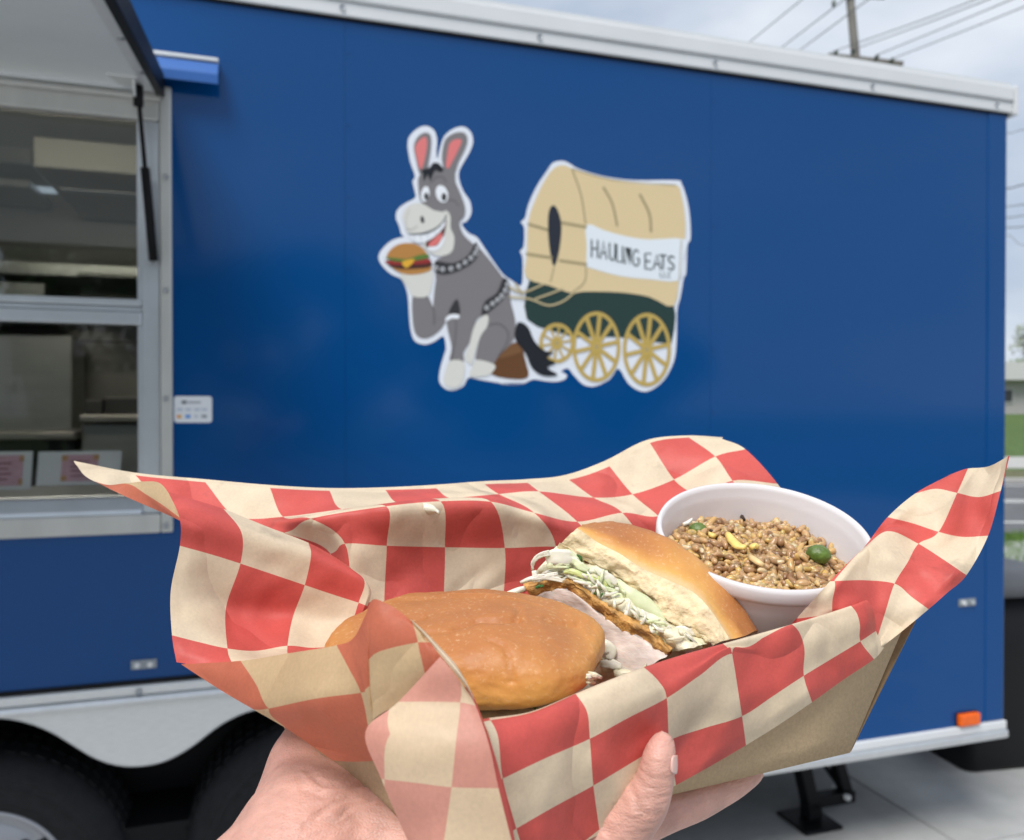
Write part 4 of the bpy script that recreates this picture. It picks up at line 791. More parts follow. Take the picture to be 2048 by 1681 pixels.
def bun_mat():
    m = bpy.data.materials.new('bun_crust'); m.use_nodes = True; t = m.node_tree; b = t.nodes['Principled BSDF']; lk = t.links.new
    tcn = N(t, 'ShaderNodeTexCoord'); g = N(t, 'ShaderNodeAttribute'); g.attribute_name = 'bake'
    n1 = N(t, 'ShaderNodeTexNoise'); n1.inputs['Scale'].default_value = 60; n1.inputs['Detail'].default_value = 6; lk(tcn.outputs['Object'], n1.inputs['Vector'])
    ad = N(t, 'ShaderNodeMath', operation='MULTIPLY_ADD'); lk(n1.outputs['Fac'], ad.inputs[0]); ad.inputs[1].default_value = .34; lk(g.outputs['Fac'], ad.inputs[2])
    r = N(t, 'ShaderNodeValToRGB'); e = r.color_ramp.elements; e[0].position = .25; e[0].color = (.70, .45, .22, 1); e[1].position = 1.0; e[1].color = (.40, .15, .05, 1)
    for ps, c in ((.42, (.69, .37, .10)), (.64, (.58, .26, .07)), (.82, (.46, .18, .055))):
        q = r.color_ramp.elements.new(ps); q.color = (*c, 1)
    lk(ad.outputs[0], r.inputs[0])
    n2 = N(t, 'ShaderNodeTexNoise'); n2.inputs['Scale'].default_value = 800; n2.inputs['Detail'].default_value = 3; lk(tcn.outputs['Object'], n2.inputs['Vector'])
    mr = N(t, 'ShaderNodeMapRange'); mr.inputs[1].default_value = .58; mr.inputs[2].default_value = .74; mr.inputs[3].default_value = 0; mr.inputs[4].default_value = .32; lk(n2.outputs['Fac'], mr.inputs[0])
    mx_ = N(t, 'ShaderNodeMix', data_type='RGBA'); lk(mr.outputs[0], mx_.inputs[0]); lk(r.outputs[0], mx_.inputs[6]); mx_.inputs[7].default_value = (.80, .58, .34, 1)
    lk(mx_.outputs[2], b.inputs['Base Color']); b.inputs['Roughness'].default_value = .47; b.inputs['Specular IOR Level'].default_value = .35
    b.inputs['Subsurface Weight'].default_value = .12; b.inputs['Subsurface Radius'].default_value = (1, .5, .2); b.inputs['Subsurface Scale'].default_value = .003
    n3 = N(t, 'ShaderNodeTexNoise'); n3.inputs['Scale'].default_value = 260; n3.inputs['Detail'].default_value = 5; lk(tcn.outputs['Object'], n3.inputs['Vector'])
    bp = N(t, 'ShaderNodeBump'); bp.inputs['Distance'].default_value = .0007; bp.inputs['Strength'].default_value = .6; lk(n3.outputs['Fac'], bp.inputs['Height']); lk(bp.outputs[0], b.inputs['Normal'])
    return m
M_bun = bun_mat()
M_crumb = mat('bun_crumb', (.78, .63, .40), .8, var=.22, vscale=120, bump=.0012, bscale=420, detail=8, sss=.15)
M_meat = mat('white_meat', (.70, .585, .52), .42, var=.20, vscale=85, bump=.0003, bscale=300, stretch=(1, 1, 2.5), sss=.25)
M_bread = mat('fried_breading', (.52, .27, .075), .6, var=.6, vscale=230, bump=.0016, bscale=420, detail=8)
M_slaw = mat('cabbage_white', (.76, .76, .60), .38, var=.06, vscale=90, sss=.25, sssr=(.6, 1, .4)); M_slaw2 = mat('cabbage_green', (.62, .70, .27), .38, var=.15, vscale=120, sss=.2, sssr=(.6, 1, .3)); M_slaw3 = mat('slaw_dressing', (.74, .69, .50), .4, var=.14, vscale=150, bump=.0012, bscale=260)
M_slaw4 = mat('cabbage_pale_green', (.68, .75, .45), .38, var=.12, vscale=100, sss=.2, sssr=(.6, 1, .4)); M_herb = mat('herb_green', (.05, .16, .03), .5, var=.3, vscale=300); M_ched = mat('egg_yellow', (.82, .60, .18), .45, var=.15, vscale=200, sss=.2)
def attr(o, vals):
    a = o.data.attributes.new('bake', 'FLOAT', 'POINT'); a.data.foreach_set('value', vals)
# ---- half sandwich lying on its heel: rounded roll top
S1 = empty('sandwich_half', P(925, 1420, .262)); tag(S1, 'sandwich half lying crust up, its whole golden roll hiding the filling', 'sandwich', 'sandwich halves in the checked tray')
cen = P(928, 1303, .268); ex = (P(1195, 1330, .254)-P(660, 1306, .279)).normalized(); ez = Vector((0, -.12, 1)); ez = (ez-ex*ez.dot(ex)).normalized(); ey = ez.cross(ex)
def seg_d(p, a, b):
    ab = (b[0]-a[0], b[1]-a[1]); t = max(0, min(1, ((p[0]-a[0])*ab[0]+(p[1]-a[1])*ab[1])/(ab[0]**2+ab[1]**2))); return math.hypot(p[0]-a[0]-ab[0]*t, p[1]-a[1]-ab[1]*t)
def proj(v):
    d = v-EYE; z = d.dot(_F); return (1024+d.x/z*FPX, PH/2-d.dot(_U)/z*FPX)
zc = lambda x, y: (640+x/3.413, 1000+y/3.413)
CREASE = [([(930, 830), (1080, 792), (1250, 800), (1352, 798)], 7, .0016), ([(1354, 802), (1358, 725)], 6, .0009), ([(868, 820), (884, 1000)], 6, .0006), ([(1150, 930), (1250, 980), (1290, 1060), (1312, 1240)], 7, .0007), ([(1540, 808), (1760, 848)], 7, .0008), ([(600, 775), (700, 760)], 7, .001), ([(700, 860), (880, 850)], 8, .0006)]
CREASE = [([zc(*p) for p in l], w, d) for l, w, d in CREASE]
def roll(nu, nv, hx, hy, hz, flat, cr, seed):
    mb = MB(); vals = []
    for i in range(nv+1):
        ph = -math.pi/2 + math.pi*i/nv
        for j in range(nu):
            th = 2*math.pi*j/nu; sg = lambda c, e: math.copysign(abs(c)**e, c)
            x = sg(math.sin(ph), .86); q_ = sg(math.cos(ph), .62); y = q_*sg(math.cos(th), .80); z = q_*sg(math.sin(th), .72)
            if z < 0: z *= flat
            ee = 1 - .42*max(0, (x-.30)/.70)**1.5 if z > 0 else 1 - .25*max(0, x)   # slopes down to its right end
            p = cen + ex*hx*x + ey*hy*y + ez*hz*z*ee
            nn = (ex*x/hx + ey*y/hy + ez*z/hz).normalized()
            d = fbm(p+Vector((seed, 0, 0)), 38, 2)*.0015 + fbm(p, 120, 2)*.0003 - abs(fbm(p, 55, 2))*.0006 + fbm(p, 420, 2)*.00018 - .0022*math.exp(-((x+.05)/.5)**2)*max(0, z)*(1 if y < .3 else .4)
            if cr and nn.dot(EYE-p) > 0:
                q = proj(p)
                for l, w, dp in CREASE:
                    dd = min(seg_d(q, l[k], l[k+1]) for k in range(len(l)-1))
                    if dd < 40: d += -1.3*dp*math.exp(-(dd/(.6*w))**2) + dp*.15*math.exp(-((dd-16)/9)**2)
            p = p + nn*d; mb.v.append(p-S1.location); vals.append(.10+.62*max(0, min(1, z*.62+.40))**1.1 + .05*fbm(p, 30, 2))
    for i in range(nv):
        for j in range(nu): a = i*nu+j; b = i*nu+(j+1) % nu; mb.f.append((a, b, b+nu, a+nu))
    return mb, vals
mb, vals = roll(220, 120, .0447, .032, .0165, .72, True, 3)
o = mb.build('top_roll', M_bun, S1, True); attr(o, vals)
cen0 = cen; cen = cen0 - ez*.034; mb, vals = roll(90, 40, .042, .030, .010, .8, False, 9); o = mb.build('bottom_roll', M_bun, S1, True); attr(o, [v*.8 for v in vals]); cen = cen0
def slab_blob(name, c, hx, hy, hz, m, parent, amp, fr, seed=0, nu=90, nv=24):
    mb = MB()
    for i in range(nv+1):
        ph = -math.pi/2+math.pi*i/nv
        for j in range(nu):
            th = 2*math.pi*j/nu; x = math.cos(ph)**.5*math.cos(th) if math.cos(ph) > 0 else 0; y = math.cos(ph)**.5*math.sin(th) if math.cos(ph) > 0 else 0; z = math.sin(ph)
            p = c+ex*hx*x+ey*hy*y+ez*hz*z; p = p + (ex*x+ey*y+ez*z*.4)*fbm(p+Vector((seed, 0, 0)), fr, 3)*amp; mb.v.append(p-parent.location)
    for i in range(nv):
        for j in range(nu): a = i*nu+j; b = i*nu+(j+1) % nu; mb.f.append((a, b, b+nu, a+nu))
    return mb.build(name, m, parent, True)
slab_blob('slaw', cen-ez*.0150, .0425, .0305, .0035, M_slaw3, S1, .0022, 150); slab_blob('cutlet', cen-ez*.0225, .043, .030, .0045, M_bread, S1, .002, 190, 5)
# ---- cut half standing with its filling to the camera
Z3 = lambda x, y: (980+x/3.531, 1000+y/3.531)
def zr(pts, zs): return [(*Z3(*p), z) for p, z in zip(pts, zs)]
S2 = empty('sandwich_half', P(1290, 1330, .285)); tag(S2, 'cut sandwich half showing white meat, slaw and torn roll beside the cup', 'sandwich', 'sandwich halves in the checked tray')
zb = [.305, .302, .298, .294, .289, .284, .279, .274]
rLow = [(470, 338), (640, 430), (820, 535), (985, 630), (1110, 705), (1215, 858), (1390, 930), (1545, 1030)]
rMid = [(540, 262), (700, 350), (870, 440), (1030, 530), (1170, 640), (1330, 740), (1470, 840), (1620, 1010)]
rEdge = [(615, 200), (760, 300), (915, 380), (1070, 482), (1260, 568), (1430, 650), (1555, 775), (1695, 985)]
rCr = [(640, 190), (800, 235), (985, 305), (1155, 398), (1335, 500), (1505, 605), (1650, 760), (1800, 960)]
rSil = [(655, 180), (850, 154), (1035, 185), (1215, 257), (1395, 373), (1545, 478), (1715, 665), (1885, 930)]
lo_ = lambda l, dy: [(x, y+dy) for x, y in l]
cutd = lambda p, u, v: fbm(p, 300, 4)*.0013 + fbm(p, 90, 2)*.0014 - abs(fbm(p, 150, 2))*.0014 - (.0016*math.exp(-((u-.4)/.2)**2))
net('crumb', [zr(lo_(rLow, 26), [z+.014 for z in zb]), zr(rLow, [z+.002 for z in zb]), zr(rMid, [z+.001 for z in zb]), zr(rEdge, [z+.0022 for z in zb])], M_crumb, S2, 9, lambda p, u, v: cutd(p, u, v)*min(1, (1-u)*6))
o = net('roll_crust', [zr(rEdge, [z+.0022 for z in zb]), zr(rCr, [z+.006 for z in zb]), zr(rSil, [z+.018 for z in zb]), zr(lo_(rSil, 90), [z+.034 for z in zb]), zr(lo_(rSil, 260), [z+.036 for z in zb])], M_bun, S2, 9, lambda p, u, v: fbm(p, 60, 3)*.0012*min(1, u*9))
n_ = len(o.data.vertices); W_ = (len(rEdge)-1)*9+1; H_ = n_//W_
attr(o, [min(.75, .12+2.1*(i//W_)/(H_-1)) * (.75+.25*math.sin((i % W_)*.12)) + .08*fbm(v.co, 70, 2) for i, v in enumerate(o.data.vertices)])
zm = [.304, .301, .296, .290, .284, .278, .272]
mTop = [(240, 612), (400, 578), (560, 570), (720, 680), (900, 800), (1100, 905), (1275, 1070)]
mMt = [(285, 690), (410, 640), (560, 632), (728, 768), (900, 888), (1090, 990), (1250, 1088)]
mMd = [(320, 722), (440, 722), (600, 762), (740, 900), (890, 1010), (1030, 1090), (1200, 1125)]
mLw = [(330, 760), (450, 800), (600, 890), (700, 1010), (800, 1140), (930, 1230), (1110, 1190)]
net('breading', [zr(lo_(mTop, 30), [z+.026 for z in zm]), zr(lo_(mTop, -12), [z+.010 for z in zm]), zr(mTop, [z for z in zm]), zr(mMt, [z+.0005 for z in zm]), zr(mMd, [z+.004 for z in zm])], M_bread, S2, 9, lambda p, u, v: fbm(p, 380, 4)*.0014+fbm(p, 110, 2)*.0007)
net('meat', [zr(mMt, [z+.0015 for z in zm]), zr(lo_(mMt, 14), [z-.0004 for z in zm]), zr(mMd, [z-.0008 for z in zm]), zr(mLw, [z+.001 for z in zm])], M_meat, S2, 9, lambda p, u, v: fbm(p, 300, 3)*.0003+fbm(p, 80, 2)*.0005-abs(fbm(p, 130, 2))*.0006)
net('lower_crumb', [zr(lo_(mLw, -30), [z+.003 for z in zm]), zr(mLw, [z-.0005 for z in zm]), zr(lo_(mLw, 90), [z+.002 for z in zm]), zr(lo_(mLw, 200), [z+.004 for z in zm])], M_slaw3, S2, 7, lambda p, u, v: fbm(p, 180, 3)*.0016)
def mix(l1, l2, t): return [(a[0]+(b[0]-a[0])*t, a[1]+(b[1]-a[1])*t) for a, b in zip(l1, l2)]
r7 = rLow[:3]+rLow[4:]
net('slaw', [zr(lo_(r7, -20), [z+.006 for z in zm]), zr(mix(r7, mTop, .3), [z+.0025 for z in zm]), zr(mix(r7, mTop, .65), [z+.002 for z in zm]), zr(lo_(mTop, 10), [z+.006 for z in zm])], M_slaw3, S2, 9, lambda p, u, v: fbm(p, 150, 3)*.0022)
def ribbon(name, pts, w, m, parent, Z=Z3, twist=0, cup=.3, seg=5, ns=4):      # curved strip: pts (x, y, z), w zoom px (list or number)
    c = [P(*Z(p[0], p[1]), p[2]) for p in pts]; c = smooth_open(c, ns); n = len(c); mb = MB(); s_ = 1/3.531/FPX
    for i, p in enumerate(c):
        d = (c[min(i+1, n-1)]-c[max(i-1, 0)]).normalized(); vdir = (p-EYE).normalized(); side = d.cross(vdir).normalized(); t = i/(n-1)
        ww = (w if not isinstance(w, list) else w[min(len(w)-1, int(t*(len(w)-1)))]*(1-(t*(len(w)-1)) % 1) + w[min(len(w)-1, int(t*(len(w)-1))+1)]*((t*(len(w)-1)) % 1))*s_*(p-EYE).length
        a = twist*(t-.5); side = side*math.cos(a)+vdir*math.sin(a)
        for j in range(seg+1):
            u = j/seg-.5; q = p + side*ww*u + vdir*(cup*ww*(u*u*4-1)*.35) + vdir*fbm(p+side*u, 160, 2)*.0006; mb.v.append(q-parent.location)
    for i in range(n-1):
        for j in range(seg): a = i*(seg+1)+j; mb.f.append((a, a+1, a+seg+2, a+seg+1))
    o = mb.build(name, m, parent, True, recalc=False); so = o.modifiers.new('thick', 'SOLIDIFY'); so.thickness = .0005; so.offset = 0
    return o
RB = lambda pts, w, m, **k: ribbon('cabbage_shred', pts, w, m, S2, **k)
RB([(300, 500, .3015), (305, 440, .3005), (350, 395, .300), (420, 375, .2995)], [14, 26, 34, 40], M_slaw, cup=.1)
RB([(395, 420, .3005), (450, 405, .2995), (540, 410, .299), (640, 430, .299)], [70, 110, 110, 40], M_slaw, cup=.08)
RB([(400, 470, .3000), (470, 460, .2990), (560, 470, .2985)], [30, 50, 30], M_slaw4, cup=.08)
RB([(480, 360, .3005), (560, 375, .2995), (640, 420, .299)], [20, 44, 16], M_slaw4, cup=.1)
RB([(310, 500, .300), (330, 560, .299), (400, 540, .2985), (480, 520, .298)], [30, 40, 36, 20], M_slaw)
RB([(215, 585, .300), (300, 555, .299), (400, 545, .2985), (540, 580, .297)], [14, 34, 44, 20], M_slaw)
RB([(75, 675, .299), (140, 660, .2985), (200, 640, .2985), (245, 625, .299)], [8, 34, 38, 30], M_slaw)
RB([(520, 430, .300), (600, 430, .2985), (640, 470, .297), (700, 500, .2965)], [30, 60, 60, 26], M_slaw4)
RB([(520, 512, .2975), (580, 505, .2965), (680, 545, .2955), (780, 565, .295), (830, 620, .2945)], [16, 40, 36, 34, 14], M_slaw2)
RB([(560, 540, .297), (680, 585, .2955), (800, 620, .2945), (900, 650, .294)], [14, 30, 30, 18], M_slaw4)
RB([(740, 480, .297), (790, 520, .296), (850, 560, .295), (900, 600, .2945)], [20, 60, 60, 30], M_slaw)
RB([(820, 500, .297), (830, 560, .295), (870, 620, .2945)], [20, 44, 20], M_slaw4)
RB([(905, 568, .2935), (980, 660, .2915), (1080, 730, .290), (1170, 800, .2885), (1240, 860, .287)], [20, 90, 110, 90, 20], M_slaw4, cup=.5)
RB([(985, 720, .292), (1040, 790, .2895), (1120, 850, .288), (1210, 880, .287)], [30, 100, 100, 30], M_slaw, cup=.4)
RB([(1108, 880, .2835), (1200, 960, .2815), (1340, 1000, .2795), (1500, 1030, .2765)], [50, 150, 130, 30], M_slaw4, cup=.5)
RB([(1280, 920, .284), (1370, 915, .2825), (1450, 950, .2815)], [24, 50, 30], M_slaw)
RB([(700, 620, .2955), (780, 700, .293), (860, 740, .292), (960, 770, .291)], [24, 60, 60, 24], M_slaw)
RB([(860, 660, .2935), (940, 690, .292), (1010, 760, .2905)], [20, 44, 16], M_slaw4)
RB([(640, 560, .2965), (700, 640, .295), (760, 690, .2935)], [14, 36, 14], M_slaw)
RB([(760, 1030, .284), (800, 1030, .2815), (850, 1070, .281), (840, 1130, .2805)], [50, 90, 90, 40], M_slaw, cup=.2)
RB([(780, 1160, .281), (860, 1160, .280), (930, 1180, .280)], [40, 70, 30], M_slaw)
rg = random.Random(11)
for k in range(60):
    t = rg.uniform(.08, .93); i = int(t*6); f_ = t*6-i; a = Vector(r7[i]).lerp(Vector(r7[i+1]), f_); b = Vector(mTop[i]).lerp(Vector(mTop[i+1]), f_); s_ = rg.uniform(.15, .85); c = a.lerp(b, s_); z = zm[i]+(zm[i+1]-zm[i])*f_-rg.uniform(-.002, .0012)
    an = rg.gauss(.5, .7); ln = rg.uniform(25, 75); dx, dy = math.cos(an)*ln, math.sin(an)*ln
    RB([(c.x-dx, c.y-dy, z+.0012), (c.x+rg.gauss(0, 9), c.y+rg.gauss(0, 9), z-.0006), (c.x+dx, c.y+dy, z+.001)], [8, rg.uniform(14, 26), 8], rg.choice([M_slaw, M_slaw, M_slaw4, M_slaw3]), ns=3, seg=3)
for pts in ([(715, 650, .2925), (735, 650, .292), (752, 668, .292)], [(765, 690, .2915), (778, 680, .2915), (800, 662, .2915)], [(1405, 965, .2765), (1425, 990, .2762), (1450, 1040, .2762)], [(615, 385, .2975), (640, 410, .2972), (648, 440, .2975)], [(380, 608, .2978), (345, 612, .2978), (320, 622, .298)]):
    ribbon('herb_leaf', pts, [6, 22, 6], M_herb, S2, seg=3)
rg = random.Random(5)
for k in range(24):
    t = rg.random(); x = 960+230*t; y = 1418-62*t+rg.uniform(-8, 8); z = .249-.006*t
    ribbon('cabbage_shred', [(x-14, y+rg.uniform(-6, 6), z+.001), (x, y, z-.001), (x+14, y+rg.uniform(-6, 6), z+.001)], [8*2, 16*2, 8*2], rg.choice([M_slaw, M_slaw4, M_slaw3]), S1, Z=lambda a, b: (a, b), seg=3, ns=3)
ribbon('herb_leaf', [(1056, 1398, .2445), (1062, 1408, .2440), (1072, 1420, .2440)], [6, 14, 6], M_herb, S1, Z=lambda a, b: (a, b), seg=3)
stray = MB(); sp_ = smooth_open([P(826, 1013, .3235), P(848, 1017, .3225), P(868, 1020, .322), P(878, 1026, .3212)], 4)
for i, p in enumerate(sp_):
    w = .0021*math.sin(math.pi*min(.85, .12+i/len(sp_))); stray.v += [p+Vector((0, 0, w)), p+Vector((0, -.0012, 0)), p-Vector((0, 0, w))]
for i in range(len(sp_)-1):
    for j in range(2): a = i*3+j; stray.f.append((a, a+1, a+4, a+3))
so_ = stray.build('cabbage_shred', M_slaw, None, True, recalc=False); so_.modifiers.new('thick', 'SOLIDIFY').thickness = .0008
tag(so_, 'stray white cabbage shred stuck on the checked paper back wall', 'cabbage shred')
# ---- plastic cup of fried rice
CZ = .325; cc = P(1524.5, 1069, CZ); vd = (cc-EYE).normalized(); xr = vd.cross(Vector((0, 0, 1))).normalized(); ur = xr.cross(vd)
mi_ = (xr*.137+ur*.99).normalized(); el = math.asin(.492); cn = (-vd*math.sin(el) + mi_*math.cos(el)).normalized()
ca_ = (xr-cn*xr.dot(cn)).normalized(); cb_ = cn.cross(ca_)
CM = Matrix(((ca_.x, cb_.x, cn.x, cc.x), (ca_.y, cb_.y, cn.y, cc.y), (ca_.z, cb_.z, cn.z, cc.z), (0, 0, 0, 1)))
RC = 209.5*CZ/FPX
def cup_mat():
    m = bpy.data.materials.new('white_plastic'); m.use_nodes = True; t = m.node_tree; t.nodes.clear(); o = N(t, 'ShaderNodeOutputMaterial')
    b = N(t, 'ShaderNodeBsdfPrincipled'); b.inputs['Base Color'].default_value = (.90, .885, .90, 1); b.inputs['Roughness'].default_value = .3
    tr = N(t, 'ShaderNodeBsdfTranslucent'); tr.inputs['Color'].default_value = (.95, .90, .90, 1); ms = N(t, 'ShaderNodeMixShader'); ms.inputs[0].default_value = .3
    t.links.new(b.outputs[0], ms.inputs[1]); t.links.new(tr.outputs[0], ms.inputs[2]); t.links.new(ms.outputs[0], o.inputs[0]); return m
cup = empty('portion_cup'); cup.matrix_world = CM; tag(cup, 'white plastic portion cup holding fried rice, tilted in the tray end', 'cup')
rr = RC/1.0
MB().lathe([(rr*.95, -.0042), (rr*.985, -.0050), (rr, -.0032), (rr, .0000), (rr*.985, .0016), (rr*.955, .0014), (rr*.94, -.0005), (rr*.935, -.0025), (rr*.925, -.0035), (rr*.915, -.006), (rr*.905, -.009), (rr*.74, -.044), (rr*.70, -.047), (0, -.047)], 96).build('inner_wall', cup_mat(), cup, True)
MB().lathe([(rr*.985, -.0042), (rr*.957, -.005), (rr*.945, -.010), (rr*.775, -.047), (rr*.74, -.049), (0, -.049)], 96).build('outer_wall', cup_mat() if False else bpy.data.materials['white_plastic'], cup, True)
M_rice = bpy.data.materials.new('fried_rice'); M_rice.use_nodes = True; t = M_rice.node_tree; b = t.nodes['Principled BSDF']; gn = N(t, 'ShaderNodeNewGeometry'); r = N(t, 'ShaderNodeValToRGB')
cl_ = ((0, (.24, .12, .055)), (.2, (.40, .235, .115)), (.45, (.50, .31, .155)), (.7, (.57, .36, .165)), (.9, (.64, .41, .13)), (1, (.68, .54, .36)))
r.color_ramp.elements[0].color = (*cl_[0][1], 1); r.color_ramp.elements[1].color = (*cl_[-1][1], 1)
for ps, c in cl_[1:-1]: q = r.color_ramp.elements.new(ps); q.color = (*c, 1)
t.links.new(gn.outputs['Random Per Island'], r.inputs[0]); t.links.new(r.outputs[0], b.inputs['Base Color']); b.inputs['Roughness'].default_value = .2; b.inputs['Subsurface Weight'].default_value = .45; b.inputs['Subsurface Radius'].default_value = (1, .55, .25); b.inputs['Subsurface Scale'].default_value = .002
rg = random.Random(21); rm = MB()
def grain(mb, c, a, L_, r_, bend, seg=6):
    a = a.normalized(); s = a.orthogonal().normalized(); pts, rad = [], []
    for k in range(7):
        t = k/6*2-1; pts.append(c + a*L_*t*.5 + s*bend*(t*t-.3)); rad.append(r_*max(.12, (1-abs(t)**2.6))**.5)
    mb.tube(pts, rad, seg)
def surf(x, y):
    q = math.hypot(x, y)/(rr*.86); return -.0125 + .0045*(1-q*q) - .0022*(y/rr) + .004*noise.noise(Vector((x*75, y*75, 4.2))) + .0035*noise.noise(Vector((x*170, y*170, 1.2)))
for k in range(1700):
    q = math.sqrt(rg.random())*rr*.86; a = rg.uniform(0, 6.283); x, y = q*math.cos(a), q*math.sin(a); z = surf(x, y)-rg.random()*.0035+rg.random()*.001
    grain(rm, Vector((x, y, z)), Vector((rg.gauss(0, 1), rg.gauss(0, 1), rg.gauss(0, .45))), rg.uniform(.0040, .0062), rg.uniform(.0010, .0017), rg.uniform(-.0009, .0009))
bt_ = MB().lathe([(0, -.014), (rr*.5, -.0145), (rr*.86, -.017), (rr*.80, -.03)], 40); i0 = len(rm.v); rm.v += bt_.v; rm.f += [tuple(i+i0 for i in f_) for f_ in bt_.f]
ro = rm.build('fried_rice', M_rice, None, True); ro.matrix_world = CM; tag(ro, 'brown fried rice grains heaped in the white cup', 'rice', kind='stuff')
def on_rice(px, py, up_=.001):
    d = CM.inverted().to_3x3() @ ray(px, py); o_ = CM.inverted() @ EYE; z = -.010
    for _ in range(6):
        t_ = (z-o_.z)/d.z; x, y = o_.x+d.x*t_, o_.y+d.y*t_; z = surf(x, y)+up_
    return Vector((x, y, z))
M_pea = mat('pea_green', (.10, .165, .025), .4, var=.4, vscale=200, bump=.0012, bscale=260, sss=.2, sssr=(.4, 1, .2))
def pea(px, py, r_, label):
    c = on_rice(px, py, .0019); mb = MB()
    for i in range(13):
        ph = -math.pi/2+math.pi*i/12
        for j in range(18):
            th = 2*math.pi*j/18; d = Vector((math.cos(ph)*math.cos(th)*1.18, math.cos(ph)*math.sin(th)*.95, math.sin(ph)*.92)); mb.v.append(d*r_*(1+.07*noise.noise(d*2.5+Vector((px, 0, 0)))))
    for i in range(12):
        for j in range(18): a = i*18+j; b_ = i*18+(j+1) % 18; mb.f.append((a, b_, b_+18, a+18))
    o = mb.build('pea', M_pea, None, True); o.matrix_world = CM @ Matrix.Translation(c); tag(o, label, 'pea', 'peas in the fried rice')
pea(1637, 1109, .0041, 'plump wrinkled green pea sitting proud on the fried rice'); pea(1396, 1060, .0034, 'small green pea half buried under rice by the cup wall')
def bit(px, pts, m, w, name, label, cat):
    mb = MB(); c = smooth_open([on_rice(*p, .0022) for p in pts], 3); n = len(c)
    for i, p in enumerate(c):
        d = (c[min(i+1, n-1)]-c[max(i-1, 0)]).normalized(); sd_ = d.cross(Vector((0, 0, 1))).normalized(); ww = w*(.55+.45*math.sin(math.pi*i/(n-1)))*(1+.25*noise.noise(p*900))
        mb.v += [p+sd_*ww, p+sd_*ww*.4+Vector((0, 0, .0011)), p-sd_*ww*.4+Vector((0, 0, .0009)), p-sd_*ww, p-Vector((0, 0, .0012))]
    for i in range(n-1):
        for j in range(5): a = i*5+j; b_ = i*5+(j+1) % 5; mb.f.append((a, b_, b_+5, a+5))
    mb.f += [(4, 3, 2, 1, 0), tuple((n-1)*5+j for j in range(5))]
    o = mb.build(name, m, None, True); o.matrix_world = CM; tag(o, label, cat); return o
bit(0, [(1456, 1068), (1466, 1082), (1478, 1093), (1492, 1096)], M_ched, .0026, 'egg_strip', 'curved yellow scrambled egg strip lying on the fried rice', 'egg')
bit(0, [(1500, 1096), (1510, 1092), (1517, 1096)], M_ched, .0022, 'egg_strip', 'short yellow egg scrap beside the curved egg strip', 'egg')
bit(0, [(1417, 1068), (1424, 1071), (1430, 1074)], M_ched, .0019, 'egg_strip', 'tiny yellow egg scrap near the half buried pea', 'egg')
bit(0, [(1500, 1113), (1512, 1122), (1527, 1132)], mat('pale_nut', (.74, .54, .26), .4, var=.1, vscale=200), .0019, 'nut_piece', 'pale cream nut sliver on the front of the rice', 'nut')
bit(0, [(1366, 1050), (1375, 1044), (1384, 1040)], mat('white_grain', (.82, .80, .74), .4), .0011, 'rice_grain', 'single white rice grain beside the small pea', 'rice grain')
for pts, lb in (([(1480, 1030), (1484, 1034), (1489, 1040)], 'dark charred scrap on top of the rice heap'), ([(1421, 1053), (1424, 1055), (1427, 1057)], 'dark speck of char next to the small pea')):
    bit(0, pts, mat('char', (.035, .018, .012), .6), .0010, 'char_scrap', lb, 'food scrap')
# ================================================================== HAND
caps = []                                              # chains of (px, py, z, radius)
caps.append([(60, 2350, .20, .031), (380, 2010, .222, .029), (590, 1800, .243, .0285), (628, 1715, .252, .0280), (622, 1640, .263, .0225), (610, 1570, .274, .0157), (608, 1520, .280, .0122), (615, 1490, .284, .010)])
caps.append([(628, 1715, .252, .0270), (760, 1720, .250, .0215), (880, 1745, .246, .0195), (1000, 1760, .243, .0175), (1120, 1730, .2415, .0150), (1200, 1690, .238, .0122), (1248, 1645, .2345, .0092), (1290, 1602, .2318, .0075), (1309, 1565, .2308, .0061), (1315, 1535, .2308, .0058), (1321, 1505, .2318, .0053), (1325, 1488, .2328, .0042)])
caps.append([(1000, 1770, .245, .0165), (1140, 1720, .249, .0125), (1240, 1660, .2555, .0086), (1330, 1624, .262, .0070), (1400, 1599, .270, .0064), (1460, 1572, .279, .0053), (1498, 1553, .2845, .0042), (1514, 1546, .287, .0032)])
caps.append([(860, 1760, .252, .0175), (1000, 1700, .266, .011), (1150, 1620, .285, .0075), (1300, 1545, .310, .0068), (1360, 1515, .322, .005)])
caps.append([(760, 1740, .258, .0175), (850, 1670, .275, .011), (980, 1590, .300, .0075), (1110, 1525, .325, .0068), (1160, 1500, .335, .005)])
caps.append([(660, 1700, .262, .018), (680, 1640, .280, .0125), (740, 1570, .305, .0085), (800, 1520, .325, .0075)])
hm = MB()
for ch in caps:
    pts = [P(*c[:3]) for c in ch]; rad = [c[3] for c in ch]
    P3 = smooth_open(pts, 5); R3 = smooth_open([Vector((r_, 0, 0)) for r_ in rad], 5)
    hm.tube(P3, [v.x for v in R3], 20)
    for p, r_ in ((pts[0], rad[0]), (pts[-1], rad[-1])):
        i0 = len(hm.v)
        for i in range(9):
            ph = -math.pi/2+math.pi*i/8
            for j in range(16): th = 2*math.pi*j/16; hm.v.append(p+Vector((math.cos(ph)*math.cos(th), math.cos(ph)*math.sin(th), math.sin(ph)))*r_)
        for i in range(8):
            for j in range(16): a = i0+i*16+j; b_ = i0+i*16+(j+1) % 16; hm.f.append((a, b_, b_+16, a+16))
tmp = hm.build('hand_tmp', None)
q = tmp.modifiers.new('r', 'REMESH'); q.mode = 'VOXEL'; q.voxel_size = .0013
sm_ = tmp.modifiers.new('s', 'SMOOTH'); sm_.factor = .6; sm_.iterations = 16
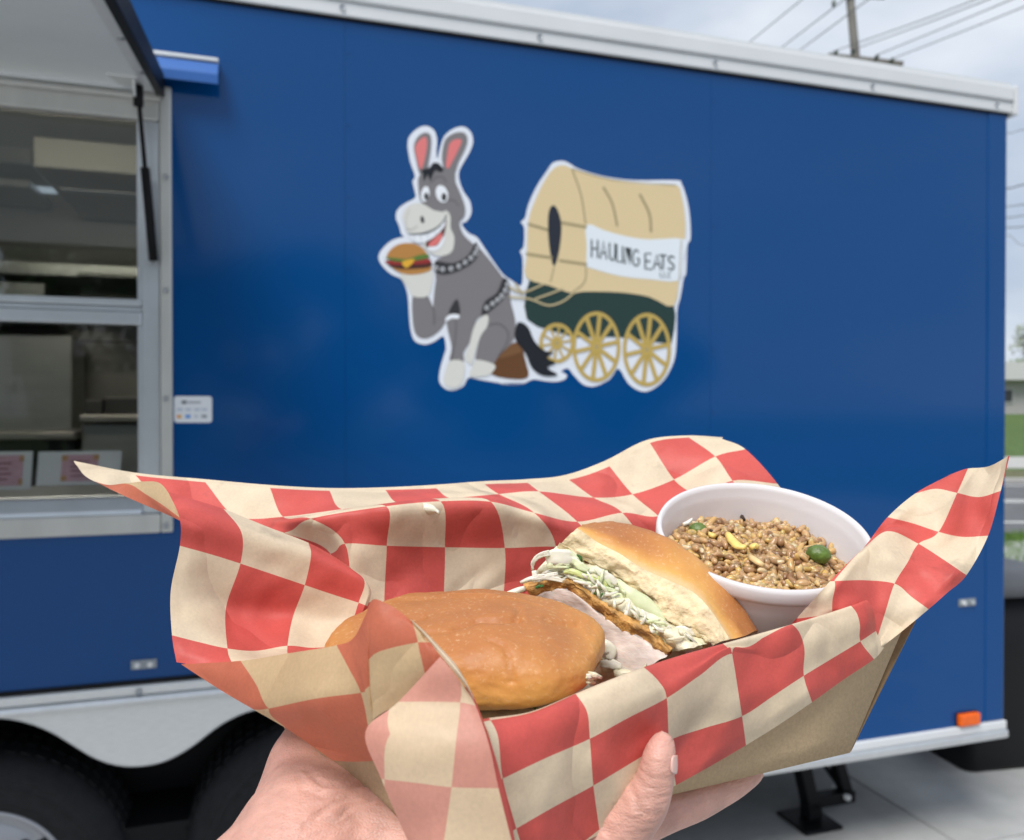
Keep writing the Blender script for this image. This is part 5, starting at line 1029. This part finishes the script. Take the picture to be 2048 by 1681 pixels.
dg_ = bpy.context.evaluated_depsgraph_get(); hme = bpy.data.meshes.new_from_object(tmp.evaluated_get(dg_)); bpy.data.objects.remove(tmp); hme.name = 'hand'
hc = P(800, 1700, .25)
Z6 = lambda x, y: (440+x/3.303, 1180+y/3.303)
WR = [([(560, 1180), (680, 1290), (860, 1300), (960, 1290)], 4, .0007), ([(540, 1310), (700, 1370), (900, 1330)], 5, .0008), ([(620, 1500), (760, 1400), (950, 1350), (1010, 1370)], 5, .0009), ([(790, 1500), (860, 1430), (1000, 1390)], 4, .0007), ([(520, 1240), (640, 1330), (780, 1345)], 3, .0005), ([(560, 1560), (700, 1520), (820, 1560)], 6, .0006)]
WR = [([Z6(*p) for p in l], w, d) for l, w, d in WR]
Z7 = lambda x, y: (900+x/3.103, 1280+y/3.103)
WR += [([Z7(*p) for p in l], w, d) for l, w, d in (([(1120, 920), (1150, 1000), (1160, 1060), (1230, 1090)], 4, .0008), ([(1160, 820), (1200, 830), (1260, 825)], 3, .0003), ([(1250, 1085), (1310, 1070)], 3, .0004), ([(1545, 960), (1570, 1000)], 3, .0004), ([(940, 1150), (980, 1190), (1010, 1240)], 5, .0006))]
NV = [(v.co.copy(), v.normal.copy()) for v in hme.vertices]
for v, (co, n_) in zip(hme.vertices, NV):
    d = fbm(co, 30, 2)*.0007
    if n_.dot(EYE-co) > 0:
        p_ = proj(co)
        for l, w, dp in WR:
            dd = min(seg_d(p_, l[k], l[k+1]) for k in range(len(l)-1))
            if dd < 5*w: d += -dp*math.exp(-(dd/w)**2)+dp*.3*math.exp(-((dd-2.4*w)/(1.3*w))**2)
    v.co = co + n_*d - hc
def skin():
    m = mat('skin', (.64, .355, .285), .46, var=.17, vscale=75, sss=.3, sssr=(1, .35, .2), detail=8)
    t = m.node_tree; b = t.nodes['Principled BSDF']; lk = t.links.new; tc_ = N(t, 'ShaderNodeTexCoord'); b.inputs['Subsurface Scale'].default_value = .003
    v1_ = N(t, 'ShaderNodeTexVoronoi'); v1_.feature = 'DISTANCE_TO_EDGE'; v1_.inputs['Scale'].default_value = 900; lk(tc_.outputs['Object'], v1_.inputs['Vector'])
    mp_ = N(t, 'ShaderNodeMapping'); mp_.inputs['Scale'].default_value = (1, 1, 3.2); mp_.inputs['Rotation'].default_value = (.3, .5, .6); lk(tc_.outputs['Object'], mp_.inputs[0])
    n_1 = N(t, 'ShaderNodeTexNoise'); n_1.inputs['Scale'].default_value = 170; n_1.inputs['Detail'].default_value = 6; lk(mp_.outputs[0], n_1.inputs['Vector'])
    b1_ = N(t, 'ShaderNodeBump'); b1_.inputs['Distance'].default_value = .0012; b1_.inputs['Strength'].default_value = .7; lk(n_1.outputs['Fac'], b1_.inputs['Height'])
    b2_ = N(t, 'ShaderNodeBump'); b2_.inputs['Distance'].default_value = .0003; b2_.inputs['Strength'].default_value = .6; lk(v1_.outputs['Distance'], b2_.inputs['Height']); lk(b1_.outputs[0], b2_.inputs['Normal']); lk(b2_.outputs[0], b.inputs['Normal'])
    return m
hand = obj('hand', hme, skin(), None, True); hand.location = hc; tag(hand, 'bare pale hand holding the kraft tray from below, finger curled up its side', 'hand')
# nail on the curled finger
fa, fb = P(1314, 1538, .2308), P(1321, 1496, .2322); ax = (fb-fa).normalized(); vd_ = (fa-EYE).normalized(); sr = ax.cross(vd_); sr = sr if sr.x > 0 else -sr; sr.normalize(); fr = (-vd_+ax*vd_.dot(ax)).normalized()
nm_ = MB(); 
for i in range(9):
    t = i/8; c = fa.lerp(fb, .02+t*.84)
    for j in range(9):
        a = R(-14+62*(j/8)) ; w_ = 1-.35*(2*t-1)**4
        a = R(17)+ (a-R(17))*w_; rr_ = .00542*(1-.13*t**2)
        nm_.v.append(c + (sr*math.cos(a)+fr*math.sin(a))*rr_ - hc)
for i in range(8):
    for j in range(8): a = i*9+j; nm_.f.append((a, a+1, a+10, a+9))
no = nm_.build('nail', mat('nail', (.70, .44, .38), .28, coat=.4), hand, True, recalc=False); so = no.modifiers.new('t', 'SOLIDIFY'); so.thickness = .0005; so.offset = 0
